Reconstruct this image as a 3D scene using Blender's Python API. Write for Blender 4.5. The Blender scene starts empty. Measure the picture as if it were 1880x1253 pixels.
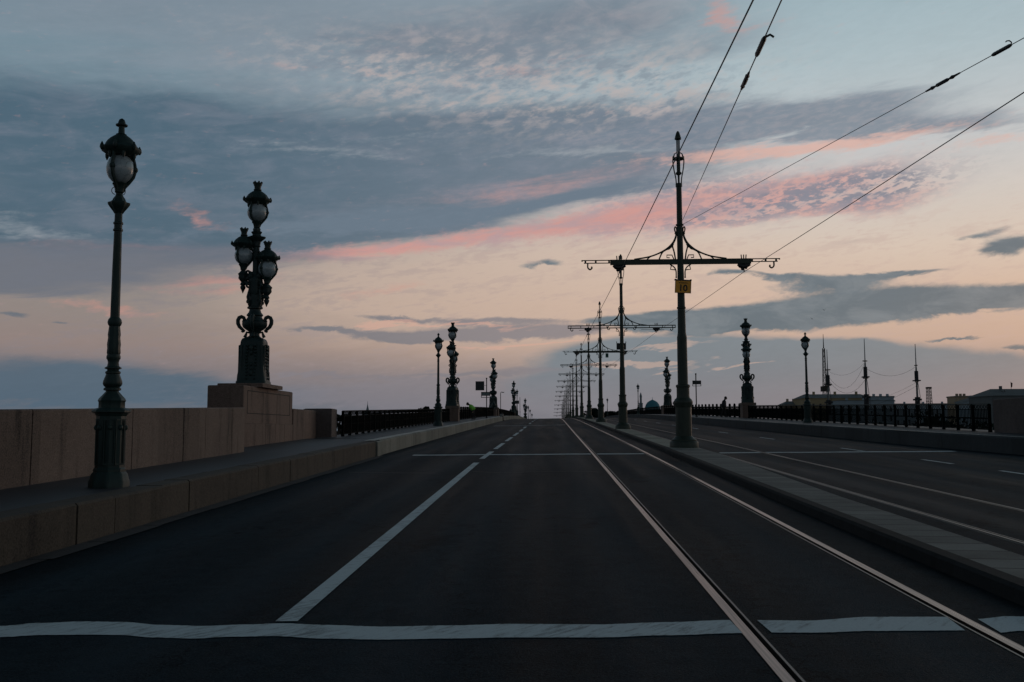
import bpy, math, random
from mathutils import Vector, Matrix
random.seed(7)
SC = bpy.context.scene
COL = SC.collection
PI = math.pi

# ------------------------------------------------------------------ camera model
F, CX, CY = 1750.0, 940.0, 626.5
YAW, PITCH, ROLL = math.radians(-2.29), math.atan(164 / 1750.0), math.radians(.2)
EYE = Vector((0, 0, 1.6))
FW = Vector((math.sin(YAW) * math.cos(PITCH), math.cos(YAW) * math.cos(PITCH), math.sin(PITCH)))
_r = Vector((math.cos(YAW), -math.sin(YAW), 0))
_u = _r.cross(FW)
RT = _r * math.cos(ROLL) - _u * math.sin(ROLL)
UP = _r * math.sin(ROLL) + _u * math.cos(ROLL)

def ray(px, py):
    return FW + RT * ((px - CX) / F) - UP * ((py - CY) / F)
def proj(P):
    d = Vector(P) - EYE
    z = d.dot(FW)
    return CX + F * d.dot(RT) / z, CY - F * d.dot(UP) / z
def at_y(px, py, Y):
    d = ray(px, py)
    return EYE + d * (Y / d.y)
def at_x(px, py, X):
    d = ray(px, py)
    return EYE + d * (X / d.x)

# longitudinal profile of the humped bridge
PROF = [(-40, -1.03), (0, 0), (32.4, .85), (58.9, 1.5), (85.4, 2.14), (112, 2.75), (138, 3.24), (165, 3.62), (191, 3.86),
        (218, 3.93), (244, 3.82), (271, 3.5), (297, 2.95), (324, 2.3), (350, 1.6), (377, .8), (420, -.6), (600, -6)]
def prof(y):
    P = PROF
    if y <= P[0][0]:
        return P[0][1] + (y - P[0][0]) * .0257
    for i in range(len(P) - 1):
        if y <= P[i + 1][0]:
            break
    def m(k):
        if k == 0: return (P[1][1] - P[0][1]) / (P[1][0] - P[0][0])
        if k == len(P) - 1: return (P[k][1] - P[k - 1][1]) / (P[k][0] - P[k - 1][0])
        return (P[k + 1][1] - P[k - 1][1]) / (P[k + 1][0] - P[k - 1][0])
    x0, y0 = P[i]; x1, y1 = P[i + 1]; h = x1 - x0; t = (y - x0) / h
    return (2*t**3 - 3*t*t + 1) * y0 + (t**3 - 2*t*t + t) * h * m(i) + (-2*t**3 + 3*t*t) * y1 + (t**3 - t*t) * h * m(i + 1)
def road(x, y):
    k = .012
    return prof(y) + k * 4.3 - (k * min(4.3 - x, 10) if x < 4.3 else -.004 * min(x - 4.3, 10))
def hit(px, py, h=0.0):
    d = ray(px, py); t = .5; st = .05
    while t < 900:
        P = EYE + d * t
        if P.z - road(P.x, P.y) - h < 0:
            a, b = t - st, t
            for _ in range(40):
                mm = (a + b) / 2; P = EYE + d * mm
                if P.z - road(P.x, P.y) - h < 0: b = mm
                else: a = mm
            return P
        st = max(.05, t * .01); t += st
    raise ValueError((px, py))
def lerp_path(pts):
    def f(y):
        if y <= pts[0][0]: return pts[0][1]
        for (a, b), (c, d) in zip(pts, pts[1:]):
            if y <= c: return b + (d - b) * (y - a) / (c - a)
        return pts[-1][1]
    return f

KL = -5.75                                    # left kerb face
kerb_r = lerp_path([(-40, 14.6), (20, 14.3), (29, 13.6), (36, 12.95), (50, 12.6), (70, 12.3), (600, 12.25)])
KH = .5
WALK_L, WALK_R = -7.95, 15.3                  # fence lines
def walk_l(y): return road(KL, y) + KH
def walk_r(y): return road(12.6, y) + KH

# ------------------------------------------------------------------ mesh helpers
class MB:
    def __init__(s): s.v = []; s.f = []
    def add(s, vs, fs):
        b = len(s.v); s.v += [tuple(p) for p in vs]; s.f += [tuple(b + i for i in q) for q in fs]
    def box(s, x0, x1, y0, y1, z0, z1, rot=None, org=(0, 0, 0)):
        vs = [(x, y, z) for z in (z0, z1) for y in (y0, y1) for x in (x0, x1)]
        if rot is not None: vs = [tuple(rot @ Vector(p)) for p in vs]
        vs = [(p[0] + org[0], p[1] + org[1], p[2] + org[2]) for p in vs]
        s.add(vs, [(0, 2, 3, 1), (4, 5, 7, 6), (0, 1, 5, 4), (2, 6, 7, 3), (0, 4, 6, 2), (1, 3, 7, 5)])
    def cbox(s, x0, x1, y0, y1, z0, z1, b):
        """box with chamfered edges (vertical and top)"""
        rings = []
        def ring(i, z): return [(x0+i+b, y0+i, z), (x1-i-b, y0+i, z), (x1-i, y0+i+b, z), (x1-i, y1-i-b, z), (x1-i-b, y1-i, z), (x0+i+b, y1-i, z), (x0+i, y1-i-b, z), (x0+i, y0+i+b, z)]
        rings = [ring(0, z0), ring(0, z1 - b), ring(b, z1)]
        vs = sum(rings, []); fs = []
        for k in range(2):
            for i in range(8):
                j = (i + 1) % 8; fs.append((k*8+i, k*8+j, k*8+8+j, k*8+8+i))
        fs.append(tuple(range(7, -1, -1))); fs.append(tuple(range(16, 24)))
        s.add(vs, fs)
    def lathe(s, pts, n=24, c=(0, 0, 0), shape=None, sx=1, sy=1):
        """pts: (radius, z) from bottom to top"""
        vs = []; fs = []
        for r, z in pts:
            for i in range(n):
                a = 2 * PI * i / n
                k = shape(a, z) if shape else 1
                vs.append((c[0] + r * k * math.cos(a) * sx, c[1] + r * k * math.sin(a) * sy, c[2] + z))
        for k in range(len(pts) - 1):
            for i in range(n):
                j = (i + 1) % n
                fs.append((k*n+i, k*n+j, k*n+n+j, k*n+n+i))
        fs.append(tuple(range(n - 1, -1, -1))); m = (len(pts) - 1) * n
        fs.append(tuple(range(m, m + n)))
        s.add(vs, fs)
    def tube(s, path, r, n=8, flat=None):
        P = [Vector(p) for p in path]; N = len(P)
        rs = r if isinstance(r, (list, tuple)) else [r] * N
        vs = []; fs = []; up = None
        for i in range(N):
            t = (P[min(i + 1, N - 1)] - P[max(i - 1, 0)]).normalized()
            if up is None:
                up = Vector((0, 0, 1)) if abs(t.z) < .9 else Vector((0, 1, 0))
            sd = t.cross(up)
            if sd.length < 1e-4: sd = t.cross(Vector((0, 1, 0)))
            sd.normalize(); up = sd.cross(t).normalized()
            for k in range(n):
                a = 2 * PI * k / n + PI / n
                vs.append(P[i] + sd * math.cos(a) * rs[i] + up * math.sin(a) * rs[i])
        for i in range(N - 1):
            for k in range(n):
                j = (k + 1) % n
                fs.append((i*n+k, i*n+j, i*n+n+j, i*n+n+k))
        fs.append(tuple(range(n - 1, -1, -1))); fs.append(tuple(range((N - 1) * n, N * n)))
        s.add(vs, fs)
    def sphere(s, c, r, n=20, m=12, sx=1, sy=1, sz=1):
        pts = []
        for k in range(m + 1):
            a = -PI / 2 + PI * k / m
            pts.append((max(r * math.cos(a), r * .02), r * math.sin(a) * sz))
        s.lathe(pts, n, c, None, sx, sy)
    def prism(s, poly, y0, y1):
        """x,z outline extruded along y"""
        n = len(poly)
        vs = [(x, y0, z) for x, z in poly] + [(x, y1, z) for x, z in poly]
        fs = [tuple(range(n)), tuple(range(2 * n - 1, n - 1, -1))]
        fs += [(i, n + i, n + (i + 1) % n, (i + 1) % n) for i in range(n)]
        s.add(vs, fs)
    def build(s, name, mat, parent=None, loc=None, smooth=40):
        me = bpy.data.meshes.new(name)
        me.from_pydata(s.v, [], s.f); me.validate(); me.update()
        import bmesh
        bm = bmesh.new(); bm.from_mesh(me); bmesh.ops.recalc_face_normals(bm, faces=bm.faces); bm.to_mesh(me); bm.free()
        if smooth:
            for p in me.polygons: p.use_smooth = True
            me.set_sharp_from_angle(angle=math.radians(smooth))
        me.materials.append(mat)
        o = bpy.data.objects.new(name, me); COL.objects.link(o)
        if parent is not None: o.parent = parent
        if loc is not None: o.location = loc
        return o

def tag(o, label=None, cat=None, group=None, kind=None):
    if label: o['label'] = label
    if cat: o['category'] = cat
    if group: o['group'] = group
    if kind: o['kind'] = kind
    return o
def empty(name, loc, label, cat, group=None, rz=0.0):
    o = bpy.data.objects.new(name, None); COL.objects.link(o)
    o.location = loc; o.rotation_euler = (0, 0, rz); o.empty_display_size = .2
    return tag(o, label, cat, group)
def struct(o):
    o['kind'] = 'structure'; return o
_kids = {}
def copy_tree(o, parent=None):
    c = o.copy(); COL.objects.link(c)
    if parent is not None: c.parent = parent
    if o.name not in _kids: _kids[o.name] = list(o.children)
    for ch in _kids[o.name]:
        copy_tree(ch, c)
    return c
def clone(o, loc, rz, label, group=None, scale=None):
    c = copy_tree(o); c.location = loc; c.rotation_euler = (0, 0, rz)
    c['label'] = label
    if group: c['group'] = group
    if scale: c.scale = (scale * .93, scale * .93, scale) if 'lamp' in o.name and 'triple' not in o.name else (scale,) * 3
    return c

# ------------------------------------------------------------------ materials
def lin(c):
    return tuple(((v / 255) / 12.92 if v / 255 <= .04045 else ((v / 255 + .055) / 1.055) ** 2.4) for v in c)
class G:
    """tiny node-graph writer"""
    def __init__(s, nt): s.nt = nt
    def n(s, t, **k):
        nd = s.nt.nodes.new(t)
        for a, b in k.items(): setattr(nd, a, b)
        return nd
    def put(s, sock, v):
        if hasattr(v, 'is_linked'): s.nt.links.new(v, sock)
        else: sock.default_value = v
    def m(s, op, a, b=None, c=None, clamp=False):
        nd = s.n('ShaderNodeMath', operation=op, use_clamp=clamp)
        for i, v in enumerate((a, b, c)):
            if v is not None: s.put(nd.inputs[i], v)
        return nd.outputs[0]
    def add(s, a, b): return s.m('ADD', a, b)
    def sub(s, a, b): return s.m('SUBTRACT', a, b)
    def mul(s, a, b): return s.m('MULTIPLY', a, b)
    def smooth(s, x, a, b, lo=0.0, hi=1.0):
        nd = s.n('ShaderNodeMapRange', interpolation_type='SMOOTHSTEP')
        s.put(nd.inputs[0], x); s.put(nd.inputs[1], a); s.put(nd.inputs[2], b); s.put(nd.inputs[3], lo); s.put(nd.inputs[4], hi)
        return nd.outputs[0]
    def lmap(s, x, a, b, lo, hi):
        nd = s.n('ShaderNodeMapRange'); nd.clamp = True
        s.put(nd.inputs[0], x); s.put(nd.inputs[1], a); s.put(nd.inputs[2], b); s.put(nd.inputs[3], lo); s.put(nd.inputs[4], hi)
        return nd.outputs[0]
    def mix(s, f, a, b, mode='MIX'):
        nd = s.n('ShaderNodeMix', data_type='RGBA', blend_type=mode)
        s.put(nd.inputs[0], f)
        for k, v in ((6, a), (7, b)):
            if not hasattr(v, 'is_linked'): v = tuple(v) + ((1,) if len(v) == 3 else ())
            s.put(nd.inputs[k], v)
        return nd.outputs[2]
    def noise(s, vec, scale, detail=4, rough=.55, dist=0.0, typ='FBM'):
        nd = s.n('ShaderNodeTexNoise', noise_dimensions='3D')
        s.put(nd.inputs['Vector'], vec)
        nd.inputs['Scale'].default_value = scale; nd.inputs['Detail'].default_value = detail
        nd.inputs['Roughness'].default_value = rough; nd.inputs['Distortion'].default_value = dist
        return nd.outputs['Fac']
    def comb(s, x, y, z=0.0):
        nd = s.n('ShaderNodeCombineXYZ')
        for i, v in enumerate((x, y, z)): s.put(nd.inputs[i], v)
        return nd.outputs[0]
    def sep(s, v):
        nd = s.n('ShaderNodeSeparateXYZ'); s.put(nd.inputs[0], v); return nd.outputs
    def scalev(s, v, k):
        nd = s.n('ShaderNodeVectorMath', operation='MULTIPLY'); s.put(nd.inputs[0], v); nd.inputs[1].default_value = k
        return nd.outputs[0]
    def ramp(s, x, stops, interp='LINEAR'):
        nd = s.n('ShaderNodeValToRGB'); nd.color_ramp.interpolation = interp
        el = nd.color_ramp.elements
        while len(el) < len(stops): el.new(.5)
        for e, (p, c) in zip(el, stops): e.position = p; e.color = tuple(c) + (1,)
        s.put(nd.inputs[0], x); return nd.outputs[0]

def material(name, build, rough=.8, metal=0.0, spec=.5):
    mt = bpy.data.materials.new(name); mt.use_nodes = True
    nt = mt.node_tree; b = nt.nodes['Principled BSDF']
    b.inputs['Roughness'].default_value = rough; b.inputs['Metallic'].default_value = metal
    b.inputs['Specular IOR Level'].default_value = spec
    g = G(nt); pos = g.n('ShaderNodeTexCoord').outputs['Object']
    build(g, b, pos); return mt
def bump(g, b, h, strength, dist=.01):
    nd = g.n('ShaderNodeBump'); nd.inputs['Strength'].default_value = strength; nd.inputs['Distance'].default_value = dist
    g.put(nd.inputs['Height'], h); g.nt.links.new(nd.outputs[0], b.inputs['Normal'])

def stone(col, fleck=.35, streak=.35, rough=.85, bs=.5):
    def f(g, b, p):
        big = g.noise(p, .55, 4, .6)
        fine = g.noise(p, 38, 2, .7)
        grain = g.noise(p, 9, 4, .65)
        st = g.noise(g.scalev(p, (2.2, 2.2, .25)), 1.4, 4, .6)
        k = g.add(g.mul(g.sub(fine, .5), fleck * 2.4), g.mul(g.sub(big, .5), 1.0))
        k = g.add(k, g.mul(g.sub(grain, .5), .7))
        k = g.sub(k, g.mul(g.smooth(st, .52, .72), streak))
        xyz = g.sep(p); blk = g.n('ShaderNodeTexWhiteNoise', noise_dimensions='1D'); g.put(blk.inputs[1], g.m('FLOOR', g.mul(xyz[1], .45)))
        k = g.add(k, g.mul(g.sub(blk.outputs[0], .5), .34))
        k = g.m('MAXIMUM', g.add(1.0, k), .12)
        c = g.mix(1.0, col, g.comb(k, k, k), 'MULTIPLY')
        c = g.mix(g.mul(g.smooth(big, .5, .75), .35), c, tuple(v * .62 for v in (col[0] * .9, col[1], col[2] * 1.05)))
        g.put(b.inputs['Base Color'], c)
        bump(g, b, g.add(fine, g.mul(grain, 1.5)), bs, .006)
    return f
M = {}
M['wall'] = material('parapet_granite', stone((.165, .122, .098), .85, .5), .85)
M['block'] = material('pedestal_granite', stone((.175, .12, .095), .75, .45), .82)
M['pier'] = material('dark_granite', stone((.1, .08, .073), .5), .8)
M['kerb_a'] = material('brown_kerb_granite', stone((.062, .05, .037), .9, .5), .85)
M['kerb_b'] = material('grey_kerb_concrete', stone((.2, .205, .175), .25, .5), .85)
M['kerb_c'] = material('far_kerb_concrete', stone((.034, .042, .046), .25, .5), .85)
M['kerb_top_lit'] = material('kerb_top_painted_light', stone((.5, .47, .42), .25, .5), .7)  # paler than the kerb faces: skylight on the top put into the colour
M['seam'] = material('filled_seam', stone((.045, .05, .052), .5), .8)
M['gutter'] = material('gutter_stone', stone((.04, .042, .045), .5), .8)
M['median'] = material('median_kerb_stone', stone((.017, .019, .02), .3), .9, 0, .2)

def asphalt(g, b, p):
    x, y, z = g.sep(p)
    fine = g.noise(p, 55, 3, .75); mid = g.noise(p, 6, 4, .6)
    long_ = g.noise(g.comb(g.mul(x, 1.3), g.mul(y, .06), 0.0), 1.0, 5, .6)
    patch = g.noise(g.comb(g.mul(x, .35), g.mul(y, .12), 3.0), 1.0, 3, .5)
    # polished wheel paths
    w1 = g.m('PINGPONG', g.add(x, .2), .875)
    k = g.add(.82, g.mul(g.sub(fine, .5), 2.4))
    k = g.add(k, g.mul(g.sub(mid, .5), .9))
    k = g.add(k, g.mul(g.sub(long_, .5), 1.5))
    k = g.add(k, g.mul(g.smooth(w1, .3, .85), .38))
    k = g.sub(k, .12)
    k = g.add(k, g.mul(g.sub(patch, .5), .9))
    # cracks
    vo = g.n('ShaderNodeTexVoronoi', feature='DISTANCE_TO_EDGE')
    g.put(vo.inputs['Vector'], g.comb(g.add(g.mul(x, .5), g.mul(mid, .5)), g.add(g.mul(y, .11), g.mul(g.noise(p, 1.1, 3), .5)), 0.0))
    vo.inputs['Scale'].default_value = 1.0
    cr = g.mul(g.smooth(vo.outputs['Distance'], .0, .02, 1, 0), g.smooth(patch, .4, .5))
    oil = g.smooth(g.noise(g.comb(g.mul(x, 1.1), g.mul(y, .5), 7.0), 1.0, 4, .7), .58, .7, 0, .35)
    k = g.sub(k, oil)
    k = g.m('MAXIMUM', g.sub(k, g.mul(cr, .45)), .1)
    base = g.mix(g.smooth(patch, .35, .65), (.0155, .0275, .0365), (.0195, .031, .039))
    # stone chips in the asphalt
    chip = g.mul(g.smooth(g.noise(p, 70, 1, .5), .64, .74), .75)
    c = g.mix(1.0, base, g.comb(k, k, k), 'MULTIPLY')
    c = g.mix(g.mul(chip, .8), c, (.06, .064, .068))
    g.put(b.inputs['Base Color'], c)
    g.put(b.inputs['Roughness'], g.lmap(long_, .3, .7, .5, .7))
    bump(g, b, g.add(fine, g.mul(mid, .6)), .8, .01)
M['asphalt'] = material('asphalt', asphalt, .6, 0, .016)
M['asphalt'].node_tree.nodes['Principled BSDF'].inputs['Specular Tint'].default_value = (.62, .85, 1, 1)

def walkway(g, b, p):
    x, y, z = g.sep(p)
    fine = g.noise(p, 40, 3, .7); big = g.noise(g.comb(g.mul(x, .8), g.mul(y, .2), 0.0), 1.0, 4, .6)
    k = g.add(.5, g.add(g.mul(fine, .6), g.mul(g.sub(big, .5), 1.1)))
    jy = g.m('PINGPONG', g.add(y, g.mul(big, .8)), 1.75)
    j = g.smooth(jy, 0, .03, .35, 1)
    k = g.mul(g.m('MAXIMUM', k, .1), j)
    g.put(b.inputs['Base Color'], g.mix(1.0, (.052, .055, .062), g.comb(k, k, k), 'MULTIPLY'))
    bump(g, b, fine, .5, .006)
M['walk'] = material('pavement_asphalt', walkway, .6, 0, .4)

def slabs(g, b, p):
    x, y, z = g.sep(p)
    row = g.m('FLOOR', g.mul(y, 2.0))
    wn = g.n('ShaderNodeTexWhiteNoise', noise_dimensions='1D'); g.put(wn.inputs[1], row)
    fr = g.m('FRACT', g.mul(y, 2.0))
    j = g.m('MINIMUM', g.smooth(fr, 0.01, .05), g.smooth(fr, .95, .99, 1, 0))
    fine = g.noise(p, 45, 3, .7); big = g.noise(p, 1.6, 4, .6)
    k = g.add(.55, g.add(g.mul(wn.outputs[0], .32), g.add(g.mul(g.sub(big, .5), .9), g.mul(g.sub(fine, .5), .7))))
    k = g.mul(g.m('MAXIMUM', k, .1), g.lmap(j, 0, 1, .06, 1))
    g.put(b.inputs['Base Color'], g.mix(1.0, (.2, .205, .185), g.comb(k, k, k), 'MULTIPLY'))
    bump(g, b, g.add(g.mul(j, .6), fine), .6, .008)
M['slab'] = material('median_slabs', slabs, .85)
M['slab_far'] = material('median_concrete', stone((.26, .255, .2), .3, .3), .9)

def paint(g, b, p):
    x, y, z = g.sep(p)
    fine = g.noise(p, 60, 3, .7)
    sc = g.noise(g.comb(g.add(g.mul(x, 9.0), g.mul(y, -7.0)), g.add(g.mul(x, 1.2), g.mul(y, 1.6)), 0.0), 1.6, 5, .7)
    wear = g.noise(p, 1.7, 4, .6)
    d = g.smooth(g.add(g.mul(sc, .75), g.add(g.mul(wear, .5), g.mul(g.sub(fine, .5), .35))), .6, .8)
    k = g.add(.75, g.mul(fine, .5))
    c = g.mix(1.0, (.55, .63, .64), g.comb(k, k, k), 'MULTIPLY')
    c = g.mix(g.mul(d, .62), c, (.06, .062, .065))
    g.put(b.inputs['Base Color'], c)
    bump(g, b, fine, .4, .004)
M['paint'] = material('worn_road_paint', paint, .7, 0, .3)

def iron(col, rough=.5):
    def f(g, b, p):
        n1 = g.noise(p, 7, 4, .6); n2 = g.noise(g.scalev(p, (6, 6, 1.2)), 2, 4, .6)
        k = g.add(.6, g.add(g.mul(g.sub(n1, .5), 1.2), g.mul(n2, .8)))
        k = g.m('MAXIMUM', k, .1)
        c = g.mix(1.0, col, g.comb(k, k, k), 'MULTIPLY')
        c = g.mix(g.mul(g.smooth(n1, .62, .74), .5), c, (.035, .028, .022))
        g.put(b.inputs['Base Color'], c)
        g.put(b.inputs['Roughness'], g.lmap(n1, .3, .7, rough - .08, rough + .15))
        bump(g, b, n1, .25, .01)
    return f
M['iron'] = material('green_black_iron', iron((.014, .034, .031)), .5, 0, .35)
M['pole'] = material('tram_pole_green', iron((.03, .042, .03)), .5, 0, .4)
M['bronze'] = material('dark_bronze', iron((.013, .031, .03)), .5, 0, .35)
M['black'] = material('black_fitting', lambda g, b, p: g.put(b.inputs['Base Color'], (.008, .009, .01, 1)), .5)
M['wire'] = material('copper_wire_dark', lambda g, b, p: g.put(b.inputs['Base Color'], (.012, .012, .013, 1)), .45)

M['rail_iron'] = material('railing_iron', lambda g, b, p: g.put(b.inputs['Base Color'], g.mix(g.noise(p, 5, 4, .6), (.002, .0042, .0045), (.005, .0085, .0088))), .7, 0, .02)
def globe(g, b, p):
    n1 = g.noise(p, 4, 4, .6)
    vo = g.n('ShaderNodeTexVoronoi', feature='DISTANCE_TO_EDGE'); g.put(vo.inputs['Vector'], p); vo.inputs['Scale'].default_value = 8.5
    net = g.smooth(vo.outputs['Distance'], .0, .03, 1, 0)
    c = g.mix(g.smooth(n1, .35, .75), (.36, .42, .44), (.2, .245, .26))
    c = g.mix(g.mul(net, .6), c, (.06, .07, .07))
    g.put(b.inputs['Base Color'], c)
M['globe'] = material('milky_glass', globe, .18, 0, .6)

def railsteel(g, b, p):
    x, y, z = g.sep(p)
    n1 = g.noise(g.comb(g.mul(x, 60), g.mul(y, .5), 0.0), 1, 3, .6)
    g.put(b.inputs['Base Color'], g.mix(g.smooth(n1, .3, .7), (.2, .165, .145), (.12, .104, .095)))
    g.put(b.inputs['Roughness'], g.lmap(n1, .3, .7, .25, .4))
M['steel'] = material('polished_rail_steel', railsteel, .28, 1.0)
M['dullsteel'] = material('dull_rail_lip', lambda g, b, p: g.put(b.inputs['Base Color'], (.13, .125, .12, 1)), .45, 1.0)
M['groove'] = material('dark_groove', lambda g, b, p: g.put(b.inputs['Base Color'], (.012, .011, .01, 1)), .8)  # near-black tone shared by rail grooves, wall mortar and panel lines

def water(g, b, p):
    n1 = g.noise(g.scalev(p, (.22, .35, 1)), 1, 4, .6)
    g.put(b.inputs['Base Color'], (.02, .03, .035, 1))
    bump(g, b, n1, .6, 1.2)
M['water'] = material('river_water', water, .12)
M['land'] = material('bank_ground', stone((.07, .075, .06), .2), .95)
def leaf(c):
    def f(g, b, p):
        n1 = g.noise(p, .9, 3, .6)
        g.put(b.inputs['Base Color'], g.mix(n1, tuple(v * .6 for v in c), tuple(v * 1.5 for v in c)))
    return f
M['leaf'] = material('dark_leaves', leaf((.012, .024, .018)), .8, 0, .05)
M['bark'] = material('bark', stone((.06, .05, .04), .3), .9)

# ------------------------------------------------------------------ sky
def px_dir(px, py):
    d = ray(px, py).normalized()
    return math.degrees(math.atan2(d.x, d.y)), math.degrees(math.asin(d.z))
def make_world():
    w = bpy.data.worlds.new('World'); SC.world = w; w.use_nodes = True
    nt = w.node_tree; nt.nodes.clear(); g = G(nt)
    d = g.n('ShaderNodeTexCoord').outputs['Generated']
    x, y, z = g.sep(d)
    az = g.mul(g.m('ARCTAN2', x, y), 180 / PI)
    el = g.mul(g.m('ARCSINE', z), 180 / PI)
    zz = g.add(g.m('MAXIMUM', z, 0.0), .09)
    pl = g.comb(g.m('DIVIDE', x, zz), g.m('DIVIDE', y, zz), 0.0)         # cloud-sheet coordinates
    ca, sa = math.cos(math.radians(7)), math.sin(math.radians(7))
    su = g.add(g.mul(az, ca), g.mul(el, sa)); sv = g.sub(g.mul(el, ca), g.mul(az, sa))
    streak = g.noise(g.comb(g.mul(su, .085), g.mul(sv, .55), 1.7), 1.0, 6, .6, .35)
    streak2 = g.noise(g.comb(g.mul(su, .26), g.mul(sv, 1.15), 5.1), 1.0, 6, .6, .6)
    puff = g.noise(g.comb(g.mul(az, .33), g.mul(el, .75), 9.3), 1.0, 8, .6, .5)
    c3, s3 = math.cos(math.radians(15)), math.sin(math.radians(15))
    ru = g.add(g.mul(az, c3), g.mul(el, s3)); rv = g.sub(g.mul(el, c3), g.mul(az, s3))
    rip = g.noise(g.comb(g.mul(ru, .85), g.mul(rv, 2.3), 2.2), 1.0, 4, .55, .2)
    mot = g.noise(g.comb(g.mul(su, 1.7), g.mul(sv, 4.2), 6.6), 1.0, 3, .6, .2)
    fine = g.noise(g.comb(g.mul(su, 1.3), g.mul(sv, 4.6), 8.2), 1.0, 4, .6, .3)
    azw = g.add(az, g.mul(g.sub(streak2, .5), 5.0))
    elw = g.add(g.add(el, g.mul(g.sub(streak, .5), 2.6)), g.mul(g.sub(streak2, .5), 1.1))
    def blob(cx, cy, rx, ry, ang=0, wgt=1.0, U=None, V=None):
        a, e = px_dir(cx, cy)
        k = (1 + ((cx - CX) / F) ** 2)
        rx, ry = rx / 30.5 / k, ry / 30.5 / math.sqrt(k)
        c, s = math.cos(math.radians(ang)), math.sin(math.radians(ang))
        U = azw if U is None else U; V = elw if V is None else V
        dx = g.sub(U, a); dy = g.sub(V, e)
        u = g.add(g.mul(dx, c / rx), g.mul(dy, s / rx)); v = g.sub(g.mul(dy, c / ry), g.mul(dx, s / ry))
        r2 = g.add(g.mul(u, u), g.mul(v, v))
        return g.mul(g.m('EXPONENT', g.mul(r2, -1.0)), wgt)
    def total(bl, **k):
        t = None
        for q in bl:
            s_ = blob(*q, **k); t = s_ if t is None else g.add(t, s_)
        return t
    def mask(bl, lo, hi, op=1.0, nz=None, amp=0.0, **k):
        t = total(bl, **k)
        if nz is not None: t = g.add(t, g.mul(g.sub(nz, .5), amp))
        return g.smooth(t, lo, hi, 0.0, op)
    # --- clear air: gradients with height, different to the left and to the right
    def stops(tab):
        out = []
        for py, c in tab:
            e = px_dir(1000, py)[1] if py > -900 else -py - 900
            out.append((min(1, max(0, e / 90)) ** .5, lin(c)))
        return sorted(out, key=lambda q: q[0])
    tt = g.m('POWER', g.m('DIVIDE', g.m('MAXIMUM', el, 0.0), 90), .5)
    R_ = stops([(789, (112, 118, 128)), (745, (128, 126, 134)), (690, (150, 138, 138)), (640, (190, 163, 148)), (560, (205, 178, 160)), (480, (211, 193, 178)),
                (400, (205, 196, 188)), (300, (193, 195, 196)), (150, (170, 186, 192)), (0, (152, 174, 183)), (-932, (96, 118, 130)), (-950, (46, 62, 72)), (-990, (30, 42, 52))])
    L_ = stops([(789, (88, 102, 114)), (745, (98, 106, 118)), (690, (122, 116, 121)), (640, (142, 127, 124)), (560, (142, 133, 129)), (480, (143, 136, 135)),
                (400, (130, 134, 142)), (300, (116, 134, 146)), (150, (116, 138, 151)), (0, (98, 124, 139)), (-932, (66, 88, 102)), (-950, (36, 50, 61)), (-990, (28, 40, 50))])
    fx = g.smooth(az, -26, 12)
    col = g.mix(fx, g.ramp(tt, L_), g.ramp(tt, R_))
    # behind the viewer the sky is duller
    back = g.smooth(g.m('ABSOLUTE', az), 55, 130)
    col = g.mix(g.mul(back, .85), col, g.mix(g.smooth(el, 12, 42), lin((104, 114, 124)), lin((34, 46, 57))))
    peach = mask([(940, 560, 520, 90), (1150, 500, 380, 80), (700, 560, 330, 70, 0, .35)], .1, 1.2, .5)
    col = g.mix(peach, col, lin((206, 180, 163)))
    win = g.mul(g.smooth(el, 2.2, 4.5), g.smooth(el, 10.5, 13.5, 1, 0))
    col = g.mix(g.mul(win, g.smooth(g.add(g.mul(streak2, .6), g.mul(fine, .4)), .47, .62, 0, .38)), col, g.mix(fx, lin((128, 122, 128)), lin((184, 160, 152))))
    # veil over the upper left
    col = g.mix(mask([(420, 60, 700, 120), (900, 60, 420, 120)], .1, 1.3, .55, streak, 1.2), col, lin((138, 145, 156)))
    # --- big slate cloud deck
    deck = [(0, 235, 460, 85, 0, 1.1), (420, 290, 430, 110, 0, 1.1), (820, 300, 420, 90, 3, 1.1), (1080, 235, 330, 45, 3, .9), (250, 400, 420, 55, 0, .9), (680, 385, 420, 48, 6, 1.0),
            (1120, 320, 260, 40, 5, .7), (60, 420, 420, 40, 0, 1.0), (330, 430, 300, 28, 3, .8)]
    mk = mask(deck, .1, 1.15, .95, g.add(g.mul(streak, .5), g.mul(puff, .5)), 1.2)
    dc = g.mix(g.smooth(az, -24, 14), lin((75, 99, 116)), lin((118, 129, 143)))
    dc = g.mix(g.smooth(g.add(g.mul(streak2, .5), g.mul(puff, .5)), .42, .68, 0, .42), dc, lin((122, 127, 141)))
    dc = g.mix(g.mul(g.smooth(g.sub(puff, g.mul(mot, .25)), .3, .52, .55, 0), fx), dc, lin((96, 112, 127)))
    col = g.mix(mk, col, dc)
    # top centre cloud
    mk = mask([(1090, 30, 300, 62, 3), (760, 90, 260, 50, -4, .8), (1280, 90, 170, 30, 8, .6)], .1, 1.2, .85, streak2, 1.0)
    col = g.mix(mk, col, g.mix(g.smooth(puff, .35, .68), lin((108, 121, 135)), lin((138, 139, 148))))
    # rippled, lit altocumulus
    zone = total([(960, 150, 330, 75, -2), (1150, 172, 190, 45, -3, .8), (700, 140, 230, 40, -8, .6)])
    rp = g.smooth(g.add(rip, g.add(g.mul(g.sub(puff, .5), .7), g.mul(g.sub(mot, .5), .35))), .42, .74)
    col = g.mix(g.mul(g.m('MINIMUM', zone, 1.0), g.mul(rp, .66)), col, lin((186, 174, 171)))
    rp2 = g.smooth(g.add(rip, g.mul(g.sub(mot, .5), .4)), .52, .3)
    col = g.mix(g.mul(g.m('MINIMUM', zone, 1.0), g.mul(rp2, .5)), col, lin((116, 127, 141)))
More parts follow.
